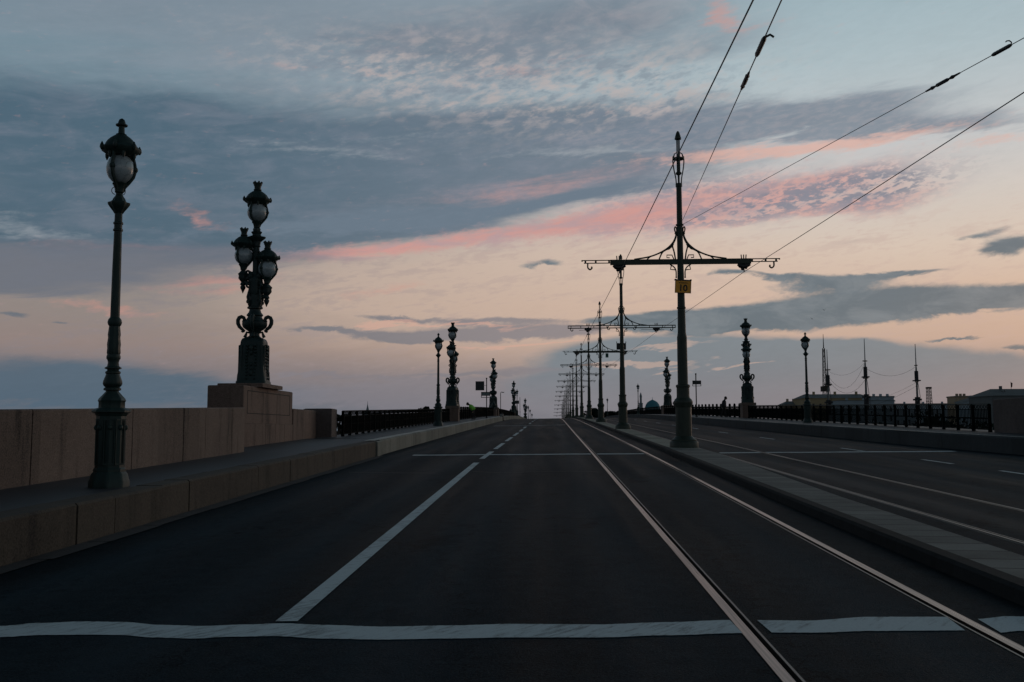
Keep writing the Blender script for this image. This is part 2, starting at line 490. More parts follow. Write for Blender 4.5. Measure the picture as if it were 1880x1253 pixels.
    # pale streak under it
    col = g.mix(mask([(1150, 268, 230, 15, 2), (600, 275, 200, 14, 0, .6), (60, 430, 170, 25, -8, .7), (760, 250, 200, 12, 2, .4)], .2, 1.2, .5, fine, 1.0), col, lin((174, 178, 182)))
    # grey band to the right of the tall pole, pink under side
    col = g.mix(mask([(1450, 215, 330, 30, 2), (1700, 232, 260, 26, -3, .8), (1250, 235, 200, 30, 2, .8)], .25, .85, .85, streak2, .9), col, g.mix(g.smooth(fine, .4, .65), lin((118, 130, 144)), lin((132, 137, 148))))
    col = g.mix(mask([(1560, 262, 230, 13, 2), (1330, 285, 200, 16, 3, .8), (1820, 255, 120, 10, 2, .7)], .15, 1.2, .75, fine, 1.2), col, lin((218, 172, 158)))
    # pink zone and its mottled slate
    pz = [(1290, 368, 220, 36, 8), (1490, 345, 240, 34, 6, 1.0), (1180, 400, 240, 30, 8, 1.0), (1600, 375, 150, 22, 10, .75), (980, 345, 230, 16, 6, .75), (1420, 402, 220, 16, 6, .75)]
    col = g.mix(mask(pz, .05, 1.5, .9, g.add(g.mul(fine, .55), g.mul(streak2, .45)), .9), col, g.mix(g.smooth(g.add(g.mul(puff, .5), g.mul(mot, .5)), .4, .62), lin((200, 154, 149)), lin((166, 147, 154))))
    ms = total([(1480, 362, 190, 28, 7, 1.1), (1330, 375, 150, 20, 7, .9), (1600, 348, 120, 24, 7, .8), (1200, 352, 160, 16, 6, .7)])
    col = g.mix(g.mul(g.m('MINIMUM', ms, 1.0), g.smooth(g.add(mot, g.mul(g.sub(streak2, .5), .8)), .4, .58, .0, .85)), col, lin((124, 129, 143)))
    # long pink streak with slate above
    col = g.mix(mask([(830, 388, 340, 17, 6.5), (1080, 362, 200, 14, 6, .8), (600, 415, 250, 16, 3, .8)], .15, 1.15, .9, fine, 1.0), col, lin((104, 119, 134)))
    col = g.mix(mask([(900, 432, 330, 14, 8.2, 1.15), (1150, 405, 240, 20, 7, 1.0), (620, 464, 190, 11, 4, .8)], .12, 1.5, .92, g.add(g.mul(fine, .5), g.mul(mot, .5)), 2.2, U=g.add(az, g.mul(g.sub(streak2, .5), 2.0)), V=g.add(el, g.mul(g.sub(streak2, .5), .7))), col, g.mix(g.smooth(streak2, .38, .62), lin((205, 150, 143)), lin((180, 150, 152))))
    # small pink touches
    col = g.mix(mask([(1320, 28, 45, 26, -40), (372, 395, 55, 16, -15, .8), (390, 522, 130, 15, 6, 1.1), (990, 120, 200, 16, 8, .5), (560, 120, 200, 14, -4, .4), (250, 462, 220, 9, 2, .7), (190, 568, 150, 10, -2, .7), (700, 530, 90, 12, 10, .7), (1390, 50, 90, 10, 6, .5), (1550, 40, 50, 8, 0, .4)],
                     .2, 1.3, .62, g.add(g.mul(puff, .5), g.mul(mot, .5)), 1.5), col, lin((206, 146, 134)))
    # mauve band low on the left
    col = g.mix(mask([(60, 490, 380, 40, 0, 1.1), (380, 472, 280, 22, 2, .9), (0, 530, 200, 20, 0, .6)], .12, 1.0, .85, streak2, .9), col, lin((101, 108, 121)))
    col = g.mix(mask([(40, 690, 330, 34, -3), (330, 722, 330, 22, -1, .9), (0, 735, 300, 20)], .12, 1.15, .9, streak2, 1.0), col, lin((77, 99, 117)))
    col = g.mix(mask([(760, 728, 420, 22), (930, 705, 240, 18), (560, 690, 60, 4), (760, 690, 130, 6, 0, .8), (1000, 735, 300, 22)], .25, 1.0, .6, fine, .8), col, lin((124, 122, 131)))
    # right-hand low deck
    U2 = g.add(az, g.mul(g.sub(puff, .5), 2.2)); V2 = g.add(el, g.mul(g.sub(puff, .5), 1.1))
    low = [(1120, 712, 200, 48, 0, .7), (1330, 705, 300, 62, 0, 1.2), (1600, 715, 330, 58, -3, 1.25), (1180, 640, 170, 24, 2, .8), (1450, 650, 200, 22, 0, .8), (1850, 735, 150, 50, 0, .9), (1810, 700, 190, 40, -3, .9)]
    col = g.mix(mask(low, .28, .7, .92, puff, .5, U=U2, V=V2), col, g.mix(g.smooth(el, 1.2, 5.2), lin((122, 124, 133)), lin((110, 125, 136))))
    col = g.mix(mask([(1190, 672, 90, 5, 0), (1110, 668, 70, 5), (1360, 662, 60, 4), (1230, 628, 90, 5, 2)], .35, .9, .55, fine, .7), col, lin((196, 168, 155)))
    # dark crisp clouds
    dk = [(1560, 565, 250, 30, 4, 1.1), (1330, 590, 230, 24, 2, 1.05), (1160, 588, 120, 12, 2, .7), (1790, 553, 170, 20, 2, 1.0), (1520, 520, 110, 18, 0, .75), (1660, 502, 90, 7, 1, .7), (1840, 455, 75, 22, 8, .95),
          (1800, 430, 90, 8, 10, .5), (1330, 500, 45, 8, 0, .6), (1250, 490, 90, 6, 0, .5), (1000, 484, 50, 9, 4, .7), (1750, 624, 75, 4, 0, .75), (1870, 640, 60, 8, 0, .75), (1420, 505, 80, 9, -4, .6)]
    col = g.mix(mask(dk, .34, .72, .95, g.add(g.mul(puff, .75), g.mul(mot, .25)), 1.0, U=U2, V=V2), col, g.mix(g.smooth(puff, .4, .65), lin((90, 107, 119)), lin((112, 124, 133))))
    # thin bars low in the centre and left
    sm_ = [(880, 612, 190, 15, 1, 1.0), (760, 620, 120, 9, -2, .8), (720, 584, 90, 5, -2, .8), (590, 606, 75, 6, 0, .9), (930, 590, 150, 7, 0, .8), (1020, 612, 110, 12, 0, .8), (15, 581, 38, 8, -4, .9), (108, 594, 22, 5, 4, .8),
           (330, 606, 20, 5, 30, .35), (820, 690, 120, 5, 0, .7), (620, 695, 60, 3, 0, .5), (960, 682, 110, 9, 2, .8)]
    col = g.mix(mask(sm_, .3, .85, .85, g.add(g.mul(puff, .6), g.mul(mot, .4)), 1.0, U=U2, V=V2), col, g.mix(g.smooth(az, -26, 2), lin((96, 106, 118)), lin((128, 124, 131))))
    col = g.mix(mask([(850, 600, 150, 4, 2), (960, 628, 180, 5, 3, .9), (700, 603, 70, 4, 6, .8)], .35, .9, .5, fine, .6), col, lin((214, 166, 148)))
    # overall texture
    tex = g.add(.9, g.add(g.mul(streak2, .12), g.mul(fine, .09)))
    col = g.mix(1.0, col, g.comb(tex, tex, tex), 'MULTIPLY')
    # faint physical twilight sky on top
    sk = g.n('ShaderNodeTexSky', sky_type='NISHITA'); sk.sun_disc = False
    sk.sun_elevation = math.radians(2); sk.sun_rotation = math.radians(38)
    hsv = g.mix(1.0, sk.outputs[0], (.006, .006, .006), 'MULTIPLY')
    col = g.mix(1.0, col, hsv, 'ADD')
    bg = g.n('ShaderNodeBackground'); g.put(bg.inputs[0], col); bg.inputs[1].default_value = 1.0
    out = g.n('ShaderNodeOutputWorld'); nt.links.new(bg.outputs[0], out.inputs[0])
    w.cycles.sampling_method = 'MANUAL'; w.cycles.sample_map_resolution = 512
make_world()
sl = bpy.data.lights.new('sun', 'SUN'); sl.energy = .12; sl.angle = math.radians(12); sl.color = (1, .72, .55)
so = bpy.data.objects.new('sun', sl); COL.objects.link(so)
so.rotation_euler = (Vector((math.sin(math.radians(38)), math.cos(math.radians(38)), math.tan(math.radians(4))))).to_track_quat('Z', 'Y').to_euler()

# ------------------------------------------------------------------ ground sheets
def ys(a, b):
    out = []; y = a
    while y < b:
        out.append(y); y += .5 if abs(y) < 12 else (1.0 if y < 80 else 3.0)
    return out + [b]
def strip(mb, xl, xr, h, y0, y1, base=road, cols=1):
    xl = xl if callable(xl) else (lambda y, v=xl: v); xr = xr if callable(xr) else (lambda y, v=xr: v)
    Y = ys(y0, y1); vs = []; fs = []
    for y in Y:
        for c in range(cols + 1):
            x = xl(y) + (xr(y) - xl(y)) * c / cols
            vs.append((x, y, base(x, y) + h))
    n = cols + 1
    for i in range(len(Y) - 1):
        for c in range(cols):
            fs.append((i*n+c, i*n+c+1, i*n+n+c+1, i*n+n+c))
    mb.add(vs, fs)
Y0, Y1 = -22.0, 560.0
r1 = lerp_path([(-30, 1.36), (55, 1.4), (110, 1.5), (600, 1.5)])
r2 = lerp_path([(-30, 2.93), (7, 2.95), (26, 3.05), (50, 3.12), (600, 3.12)])
r3 = lerp_path([(-30, 5.2), (600, 5.2)])
r4 = lerp_path([(-30, 6.74), (600, 6.74)])
RAILS = [(r1, 1), (r2, -1), (r3, 1), (r4, -1)]
def off(f, d): return lambda y: f(y) + d
HW = .065
mb = MB()
edges = [lambda y: KL - .05]
for r, s_ in RAILS: edges += [off(r, -HW), off(r, HW)]
edges += [lambda y: kerb_r(y) + .05]
for a, b in zip(edges[0::2], edges[1::2]): strip(mb, a, b, 0, Y0, Y1, cols=6)
road_o = struct(mb.build('road', M['asphalt'], smooth=60))
names = ['leftmost steel tram rail, left of the median, beside the white lane line', 'steel tram rail just left of the median kerb',
         'steel tram rail just right of the paved median', 'rightmost steel tram rail, out in the right carriageway']
for (r, s_), nm in zip(RAILS, names):
    root = empty('tram_rail', (r(0), 0, 0), nm, 'rail', 'tram rails')
    def loc_build(mb_, name, mt):
        mb_.v = [(x - r(0), y, z) for x, y, z in mb_.v]; return mb_.build(name, mt, root, smooth=0)
    a = MB()                                    # running head on the outer side
    lo, hi = (-HW, .008) if s_ > 0 else (-.008, HW)
    far_ = r(0) > 4
    strip(a, off(r, lo + (.035 if far_ and s_ > 0 else 0)), off(r, hi - (.035 if far_ and s_ < 0 else 0)), .006, Y0, Y1)
    if far_: strip(a, off(r, -HW if s_ > 0 else HW - .035), off(r, -HW + .035 if s_ > 0 else HW), -.004, Y0, Y1)
    side = hi if s_ > 0 else lo
    vs = []; fs = []; Y = ys(Y0, Y1)
    for y in Y:
        x = r(y) + side; z = road(x, y); vs += [(x, y, z + .006), (x, y, z - .04)]
    fs = [(2*i, 2*i+1, 2*i+3, 2*i+2) for i in range(len(Y) - 1)]
    a.add(vs, fs); loc_build(a, 'rail_head', M['dullsteel'] if far_ else M['steel'])
    gmb = MB(); lo, hi = (.008, .048) if s_ > 0 else (-.048, -.008)
    strip(gmb, off(r, lo), off(r, hi), -.04, Y0, Y1); loc_build(gmb, 'groove', M['groove'])
    lmb = MB(); lo, hi = (.048, HW) if s_ > 0 else (-HW, -.048)
    strip(lmb, off(r, lo), off(r, hi), .004, Y0, Y1); 
    side = lo if s_ > 0 else hi
    vs = []
    for y in Y:
        x = r(y) + side; z = road(x, y); vs += [(x, y, z + .004), (x, y, z - .04)]
    lmb.add(vs, [(2*i, 2*i+1, 2*i+3, 2*i+2) for i in range(len(Y) - 1)])
    loc_build(lmb, 'guard_lip', M['dullsteel'])

# median strip
ml = lerp_path([(-30, 3.62), (13, 3.62), (31, 3.68), (31.3, 3.72), (600, 3.8)])
mr = lerp_path([(-30, 4.4), (9, 4.42), (15, 4.46), (28, 4.9), (32, 4.86), (38, 4.76), (55, 4.74), (600, 4.75)])
mb = MB(); bo = MB()
def median_piece(y0, y1, topmat, nm):
    k = MB(); t = MB()
    Y = ys(y0, y1); vs = []
    for y in Y:
        a, b = ml(y), mr(y); z = road(4.2, y)
        vs += [(a - .015, y, z - .05), (a, y, z + .10), (a + .03, y, z + .13), (a + .17, y, z + .135), (b - .02, y, z + .125), (b, y, z + .10), (b, y, z - .05)]
    n = 7
    kf = []; tf = []
    for i in range(len(Y) - 1):
        for c in range(6):
            (tf if c == 3 else kf).append((i*n+c, i*n+c+1, i*n+n+c+1, i*n+n+c))
    kf += [tuple(range(6, -1, -1)), tuple((len(Y) - 1) * n + q for q in range(7))]
    k.add(vs, kf); t.add(vs, tf)
    o = struct(k.build(nm, M['median'], smooth=30))
    p = t.build('paving', topmat, o, smooth=0)
    return o
median_piece(-22, 31.2, M['slab'], 'median_strip')
median_piece(31.2, Y1, M['slab_far'], 'median_strip')

# ------------------------------------------------------------------ road paint
def paint_poly(name, top, bot, h=.005):
    """ribbon between two rows of photographed edge points, laid on the road"""
    a = [hit(*p) for p in top]; b = [hit(*p) for p in bot]
    m = MB()
    vs = []
    for q in a + b: vs.append((q.x, q.y, road(q.x, q.y) + h))
    n = len(a)
    m.add(vs, [(i, i + 1, n + i + 1, n + i) for i in range(n - 1)])
    return m.build(name, M['paint'], road_o, smooth=0)
def zz(l): return [(x / 2.686, 1000 + y / 2.686) for x, y in l]
def dens(top, bot, n):
    n *= 4
    def f(l, t):
        xs = [p[0] for p in l]; X = xs[0] + (xs[-1] - xs[0]) * t
        for (a, b), (c, d) in zip(l, l[1:]):
            if X <= c + 1e-6:
                u = (X - a) / (c - a); u2 = u * u * (3 - 2 * u); return (X, b + (d - b) * u2)
        return l[-1]
    jit = lambda q: (q[0], q[1] + random.gauss(0, .13))
    return [jit(f(top, i / n)) for i in range(n + 1)], [jit(f(bot, i / n)) for i in range(n + 1)]
T = [(-400, 1162)] + zz([(0, 405), (200, 390), (400, 383), (600, 385), (800, 400), (1000, 405), (1200, 398), (1400, 392), (1600, 400)]) + [(700, 1152), (820, 1150), (940, 1147), (1100, 1148), (1220, 1144), (1340, 1140)]
B = [(-400, 1185)] + zz([(0, 460), (200, 450), (450, 448), (600, 450), (750, 462), (950, 467), (1150, 458), (1350, 455), (1600, 468)]) + [(700, 1176), (820, 1174), (940, 1172), (1100, 1172), (1220, 1168), (1363, 1164)]
paint_poly('stop_line', *dens(T, B, 70))
paint_poly('stop_line', *dens([(1390, 1140), (1480, 1141), (1600, 1134), (1738, 1134)], [(1417, 1163), (1500, 1163), (1600, 1160), (1772, 1159)], 16))
paint_poly('stop_line', *dens([(1795, 1138), (1850, 1133), (1905, 1134)], [(1838, 1163), (1870, 1160), (1905, 1160)], 8))
def lane(xc, w, y0, y1, name='lane_line', h=.0055):
    m = MB(); xc = xc if callable(xc) else (lambda y, v=xc: v)
    strip(m, off(xc, -w / 2), off(xc, w / 2), h, y0, y1); return m.build(name, M['paint'], road_o, smooth=0)
lx = lerp_path([(7, -2.0), (27, -2.1), (35, -2.06), (60, -1.95), (200, -1.9)])
lane(lx, .17, 7.28, 27.1, 'lane_line', .007)
for a, b in [(29.0, 33.6), (35.6, 41.2), (43.6, 49.2), (51.8, 57.8), (60.8, 66.4), (69.6, 75.4), (88, 94), (101, 106.5), (114, 119), (126, 131), (139, 144), (152, 157), (165, 170)]:
    lane(lx, .17, a, b, 'lane_dash', .007)
for a, b in [(20.6, 22.0), (24.5, 26.4), (31.1, 33.4), (42.2, 44.8), (52, 54.5), (62, 64.5), (72.5, 75), (83, 86), (94, 97), (105, 108)]:
    lane(lerp_path([(20, 10.1), (32, 10.0), (44, 9.7), (54, 9.5), (110, 9.4)]), .12, a, b, 'lane_dash', .007)
for segs in ([(-4.6, r1(31) - .1)], [(r1(31) + .1, r2(31) - .1)], [(5.35, r4(31) - .1)], [(r4(31) + .1, 12.7)]):
    for a, b in segs:
        m = MB(); n = 16; vs = []
        for i in range(n + 1):
            x = a + (b - a) * i / n
            yc = (31.9 - (x + 4.6) * .16 if x < 3.5 else 30.7) + .05 * math.sin(x * 2.1)
            for dy in (-.24, .24): vs.append((x, yc + dy, road(x, yc + dy) + .005))
        m.add(vs, [(2*i, 2*i+2, 2*i+3, 2*i+1) for i in range(n)])
        m.build('stop_line', M['paint'], road_o, smooth=0)
m = MB(); vs = []
for i in range(13):
    x = -4.8 + 6.0 * i / 12
    for dy in (-.3, .3): vs.append((x, 80.5 + dy, road(x, 80.5 + dy) + .005))
m.add(vs, [(2*i, 2*i+2, 2*i+3, 2*i+1) for i in range(12)]); m.build('stop_line', M['paint'], road_o, smooth=0)

def seam(pts, w, nm):
    a = [hit(*p) for p in pts]; m = MB(); vs = []
    for q in a:
        for dy in (-w / 2, w / 2): vs.append((q.x, q.y + dy, road(q.x, q.y + dy) + .004))
    m.add(vs, [(2*i, 2*i+2, 2*i+3, 2*i+1) for i in range(len(a) - 1)]); m.build(nm, M['seam'], road_o, smooth=0)
seam([(868, 866), (900, 868), (935, 868.5), (980, 867), (1020, 866), (1070, 866), (1098, 867)], .07, 'filled_seam')
seam([(640, 868), (690, 868), (740, 869), (800, 869)], .06, 'filled_seam')
# ------------------------------------------------------------------ kerbs and pavements
def kerb_block(mb_, x_face, depth, y0, y1, hgt, base, b=.03, side=1):
    """one kerb stone; side=1: face towards +x"""
    n = max(1, int((y1 - y0) / 3)); s = side
    sec = [(0, -.06), (0, hgt - b), (-b * s, hgt), (-depth * s, hgt), (-depth * s, -.06)]
    vs = []
    for i in range(n + 1):
        y = y0 + (y1 - y0) * i / n; X = x_face(y) if callable(x_face) else x_face
        zb = base(y)
        vs += [(X + dx, y, zb + dz) for dx, dz in sec]
    k = len(sec); fs = []
    for i in range(n):
        for c in range(k):
            d = (c + 1) % k; fs.append((i*k+c, i*k+d, i*k+k+d, i*k+k+c))
    fs += [tuple(range(k)), tuple(n * k + q for q in range(k - 1, -1, -1))]
    mb_.add(vs, fs)
bl = lambda y: road(KL, y)
mb = MB(); J = [-22, -19, -16, -13.2, -10.5, -8, -5.2, -2.4, .2, 2.5, 5, 7.4, 9.4, 11.5, 12.5, 14.1, 15.1, 17, 18.7, 21, 23.2, 25.3, 28.4, 31.3]
for i, (a, b) in enumerate(zip(J, J[1:])):
    kerb_block(mb, KL + random.uniform(-.008, .008), .42, a + .008, b - .008, KH + random.uniform(-.006, .006), bl)
struct(mb.build('kerb', M['kerb_a'], smooth=30))
mb = MB(); y = 31.35; kerb_block(mb, KL + .06, .5, y, y + .9, KH - .01, bl); y += .93
while y < 520:
    L = 6 if y < 90 else 12
    kerb_block(mb, KL - .01, .4, y, y + L - .02, KH + .02, bl, .05); y += L
ko = struct(mb.build('kerb', M['kerb_b'], smooth=30))
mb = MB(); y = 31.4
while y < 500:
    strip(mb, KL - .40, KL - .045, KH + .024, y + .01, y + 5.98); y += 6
mb.build('kerb_top_lit', M['kerb_top_lit'], ko, smooth=0)  # thin pale strip added so the left kerb's top edge looks lit
br = lambda y: road(12.6, y)
mb = MB(); y = -22
while y < 520:
    L = 5 if y < 90 else 12
    kerb_block(mb, kerb_r, .4, y, y + L - .015, KH + .01, br, .04, side=-1); y += L
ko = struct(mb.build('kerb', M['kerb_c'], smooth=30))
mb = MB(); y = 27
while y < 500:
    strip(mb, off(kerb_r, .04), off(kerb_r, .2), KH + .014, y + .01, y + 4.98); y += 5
mb.build('kerb_top_lit', M['kerb_top_lit'], ko, smooth=0)  # painted light along the right kerb's top edge
# gutter stones at the foot of the left kerb
mb = MB(); y = -22
while y < 31:
    L = random.uniform(1.0, 1.7)
    strip(mb, KL + .02, KL + .3 + random.uniform(-.03, .03), .014, y, min(y + L - .03, 31.2)); y += L
struct(mb.build('gutter', M['gutter'], smooth=0))
def deck(xa, xb, base, y0, y1, nm, sgn):
    m = MB(); Y = ys(y0, y1); vs = []
    for y in Y:
        a = xa(y) if callable(xa) else xa; z = base(y)
        vs += [(a, y, z - .015), (xb, y, z + .02), (xb, y, z - 1.6)]
    m.add(vs, [(i*3+c, i*3+c+1, i*3+3+c+1, i*3+3+c) for i in range(len(Y) - 1) for c in range(2)])
    return struct(m.build(nm, M['walk'], smooth=30))
deck(KL - .38, -10.2, walk_l, Y0, 34.2, 'pavement', -1)
deck(KL - .38, -8.5, walk_l, 34.2, 520, 'pavement', -1)
deck(lambda y: kerb_r(y) + .38, 16.2, walk_r, Y0, 520, 'pavement', 1)

# ------------------------------------------------------------------ left parapet, pedestal, pier
root = empty('parapet_wall', (-7.85, 10, walk_l(10)), 'brown granite parapet wall of big blocks on the left pavement behind the near lamp', 'wall')
JW = [-22, -16, -11, -6, -2, 2, 6, 10.2, 14.2, 16.3, 17.7, 20.2, 21.5, 23.3, 24.3]
mb = MB()
for a, b in zip(JW, JW[1:]):
    n = 2
    for k in range(n):
        pass
    za, zb = walk_l(a), walk_l(b)
    x0, x1 = -8.5, -7.85 + random.uniform(-.006, .006); h = 1.14
    y0, y1 = a + .015, b - .015; c = .022
    vs = [(x0, y0, za - .05), (x1, y0, za - .05), (x1, y0, za + h - c), (x1 - c, y0, za + h), (x0, y0, za + h),
          (x0, y1, zb - .05), (x1, y1, zb - .05), (x1, y1, zb + h - c), (x1 - c, y1, zb + h), (x0, y1, zb + h)]
    vs = [(p[0] + 7.85, p[1] - 10, p[2] - walk_l(10)) for p in vs]
    mb.add(vs, [(0, 1, 2, 3, 4), (9, 8, 7, 6, 5)] + [(i, 5 + i, 5 + (i + 1) % 5, (i + 1) % 5) for i in range(5)])
mb.build('wall_blocks', M['wall'], root, smooth=0)
mb = MB(); vs = []
for y in JW: 
    vs += [(-8.46 + 7.85, y - 10, walk_l(y) - walk_l(10) - .05), (-7.88 + 7.85, y - 10, walk_l(y) - walk_l(10) - .05), (-7.88 + 7.85, y - 10, walk_l(y) - walk_l(10) + 1.1), (-8.46 + 7.85, y - 10, walk_l(y) - walk_l(10) + 1.1)]
n = len(JW)
mb.add(vs, [(i*4+c, i*4+4+c, i*4+4+(c+1) % 4, i*4+(c+1) % 4) for i in range(n-1) for c in range(4)])
mb.build('mortar', M['groove'], root, smooth=0)

ZB = walk_l(29.5)
BX0, BX1, BY0, BY1 = -9.8, -8.75, 26.9, 32.1
root = empty('stone_pedestal', (-9.2, 29.5, ZB), 'large brown granite pedestal with incised panel under the nearest triple lamp', 'pedestal')
mb = MB(); ox, oy = -9.2, 29.5
x0, x1, y0, y1 = BX0 - ox, BX1 - ox, BY0 - oy, BY1 - oy
TOP = 1.71
mb.cbox(x0, x1, y0, y1, .62, TOP, .02)
# lower course of five stones, slightly proud
w5 = (y1 - y0) / 5
for k in range(5):
    mb.cbox(x0 - .02, x1 + .03, y0 + k * w5 + .01, y0 + (k + 1) * w5 - .01, -.25, .615, .01)
mb.build('block', M['block'], root, smooth=0)
mb = MB()   # incised panel, dark joints
px0, px1, pz0, pz1 = y0 + .35, y1 - .35, .9, 1.58
X = x1 + .004
for (a, b, c, d) in ((px0, px1, pz1 - .03, pz1), (px0, px1, pz0, pz0 + .025), (px0, px0 + .04, pz0, pz1), (px1 - .04, px1, pz0, pz1)):
    mb.box(x1 - .02, X, a, b, c, d)
for fy in (.34, .67):
    yy = px0 + (px1 - px0) * fy; mb.box(x1 - .02, X - .001, yy - .012, yy + .012, .64, pz1)
mb.build('panel_groove', M['groove'], root, smooth=0)
mb = MB(); mb.cbox(-.78, .60, -1.3, .85, TOP, TOP + .12, .015); mb.build('plinth_slab', M['block'], root, smooth=0)
# low wall after the pedestal and the end pier
root = empty('parapet_wall', (-9.1, 33.5, walk_l(33.5)), 'low brown granite wall between the big pedestal and the dark end pier', 'wall')
mb = MB(); mb.cbox(-.4, .38, -1.38, 1.78, -.1, 1.05, .02); mb.build('wall_blocks', M['block'], root, smooth=0)
root = empty('end_pier', (-8.5, 35.2, walk_l(35.2)), 'square dark granite end pier where the left iron railing begins', 'pier')
mb = MB(); mb.cbox(-.72, .36, .1, 1.0, -.1, 1.07, .02); mb.build('pier_block', M['pier'], root, smooth=0)
mb = MB(); mb.cbox(-.66, .30, .16, .94, 1.07, 1.085, .005); mb.build('pier_cap', M['block'], root, smooth=0)

# ------------------------------------------------------------------ single street lamp
def oct_shape(k=8, ph=PI / 8):
    def f(a, z):
        s = 2 * PI / k
        d = (a - ph + s / 2) % s - s / 2
        return math.cos(PI / k) / math.cos(d) if True else 1
    return f
def sq_shape(pw=6.0):
    return lambda a, z: 1 / ((abs(math.cos(a)) ** pw + abs(math.sin(a)) ** pw) ** (1 / pw))
def flute(n, d):
    return lambda a, z: 1 - d * (.5 + .5 * math.cos(n * a))
def leafy(n, d):
    return lambda a, z: 1 + d * math.cos(n * a)
def make_lantern(root, c, gr, capr, sc, crown):
    """holder arms; > globe, cap.  c = centre of the globe"""
    cx, cy, cz = c; m = MB()
    for k in range(3):
        a = PI * 2 * k / 3 + PI * 1.35
        pts = []
        for t, rr in ((-1.55, .28), (-1.25, .38), (-.9, .68), (-.5, 1.0), (0, 1.12), (.45, 1.08), (.85, .95), (1.15, .95)):
            pts.append((cx + gr * rr * math.cos(a), cy + gr * rr * math.sin(a), cz + gr * t))
        m.tube(pts, [.03 * sc, .034 * sc, .036 * sc, .034 * sc, .042 * sc, .032 * sc, .036 * sc, .04 * sc], 6)
        m.sphere((cx + gr * 1.1 * math.cos(a), cy + gr * 1.1 * math.sin(a), cz + .05 * gr), .06 * sc, 8, 6)
    m.lathe([(.10 * gr, -1.95 * gr), (.30 * gr, -1.85 * gr), (.2 * gr, -1.75 * gr), (.34 * gr, -1.62 * gr), (.36 * gr, -1.4 * gr), (.42 * gr, -1.22 * gr), (.56 * gr, -1.02 * gr), (.5 * gr, -.95 * gr)], 14, c)
    lt = m.build('lantern', M['iron'], root)
    m = MB()
    pts = [(gr * .3, -1.0 * gr), (gr * .58, -.86 * gr), (gr * .85, -.6 * gr), (gr * 1.0, -.28 * gr), (gr * 1.05, .05 * gr), (gr * 1.0, .38 * gr), (gr * .86, .66 * gr), (gr * .68, .86 * gr), (gr * .6, 1.0 * gr)]
    m.lathe(pts, 24, c); m.build('globe', M['globe'], lt)
    m = MB()
    b = .92 * gr
    m.lathe([(capr * .62, b), (capr * .74, b + .10 * capr), (capr * .93, b + .22 * capr), (capr * .98, b + .36 * capr), (capr * .9, b + .44 * capr), (capr * .86, b + .5 * capr)], 24, c, leafy(8, .035))
    for k in range(6):
        a = PI / 3 * k + .3
        q = (cx + capr * .97 * math.cos(a), cy + capr * .97 * math.sin(a), cz + b + .36 * capr)
        m.lathe([(.05 * capr, -.14 * capr), (.12 * capr, -.02 * capr), (.1 * capr, .1 * capr), (.05 * capr, .2 * capr), (.02 * capr, .26 * capr)], 8, q)
        q2 = (cx + capr * .72 * math.cos(a + .5), cy + capr * .72 * math.sin(a + .5), cz + b + .02 * capr)
        m.lathe([(.02 * capr, -.2 * capr), (.09 * capr, -.06 * capr), (.1 * capr, .1 * capr)], 8, q2)
    z = b + .48 * capr
    m.lathe([(capr * .84, z - .02 * capr), (capr * .80, z + .10 * capr), (capr * .70, z + .25 * capr), (capr * .54, z + .40 * capr), (capr * .36, z + .52 * capr), (capr * .26, z + .57 * capr), (capr * .28, z + .6 * capr), (capr * .2, z + .64 * capr)], 20, c)
    z = z + .62 * capr
    if crown:
        m.lathe([(capr * .3, z), (capr * .3, z + .06 * capr), (capr * .24, z + .1 * capr), (capr * .25, z + .3 * capr), (capr * .31, z + .42 * capr), (capr * .34, z + .56 * capr), (capr * .2, z + .5 * capr)], 16, c)
        for k in range(6):
            a = PI / 3 * k
            m.lathe([(.07 * capr, 0), (.09 * capr, .08 * capr), (.03 * capr, .17 * capr)], 6, (cx + capr * .29 * math.cos(a), cy + capr * .29 * math.sin(a), cz + z + .52 * capr))
    else:
        m.lathe([(capr * .2, z), (capr * .17, z + .05 * capr), (capr * .15, z + .38 * capr), (capr * .3, z + .4 * capr), (capr * .31, z + .46 * capr), (capr * .2, z + .5 * capr), (capr * .19, z + .58 * capr), (capr * .14, z + .7 * capr), (capr * .05, z + .76 * capr)], 16, c)
    m.build('cap', M['iron'], lt)
    return lt
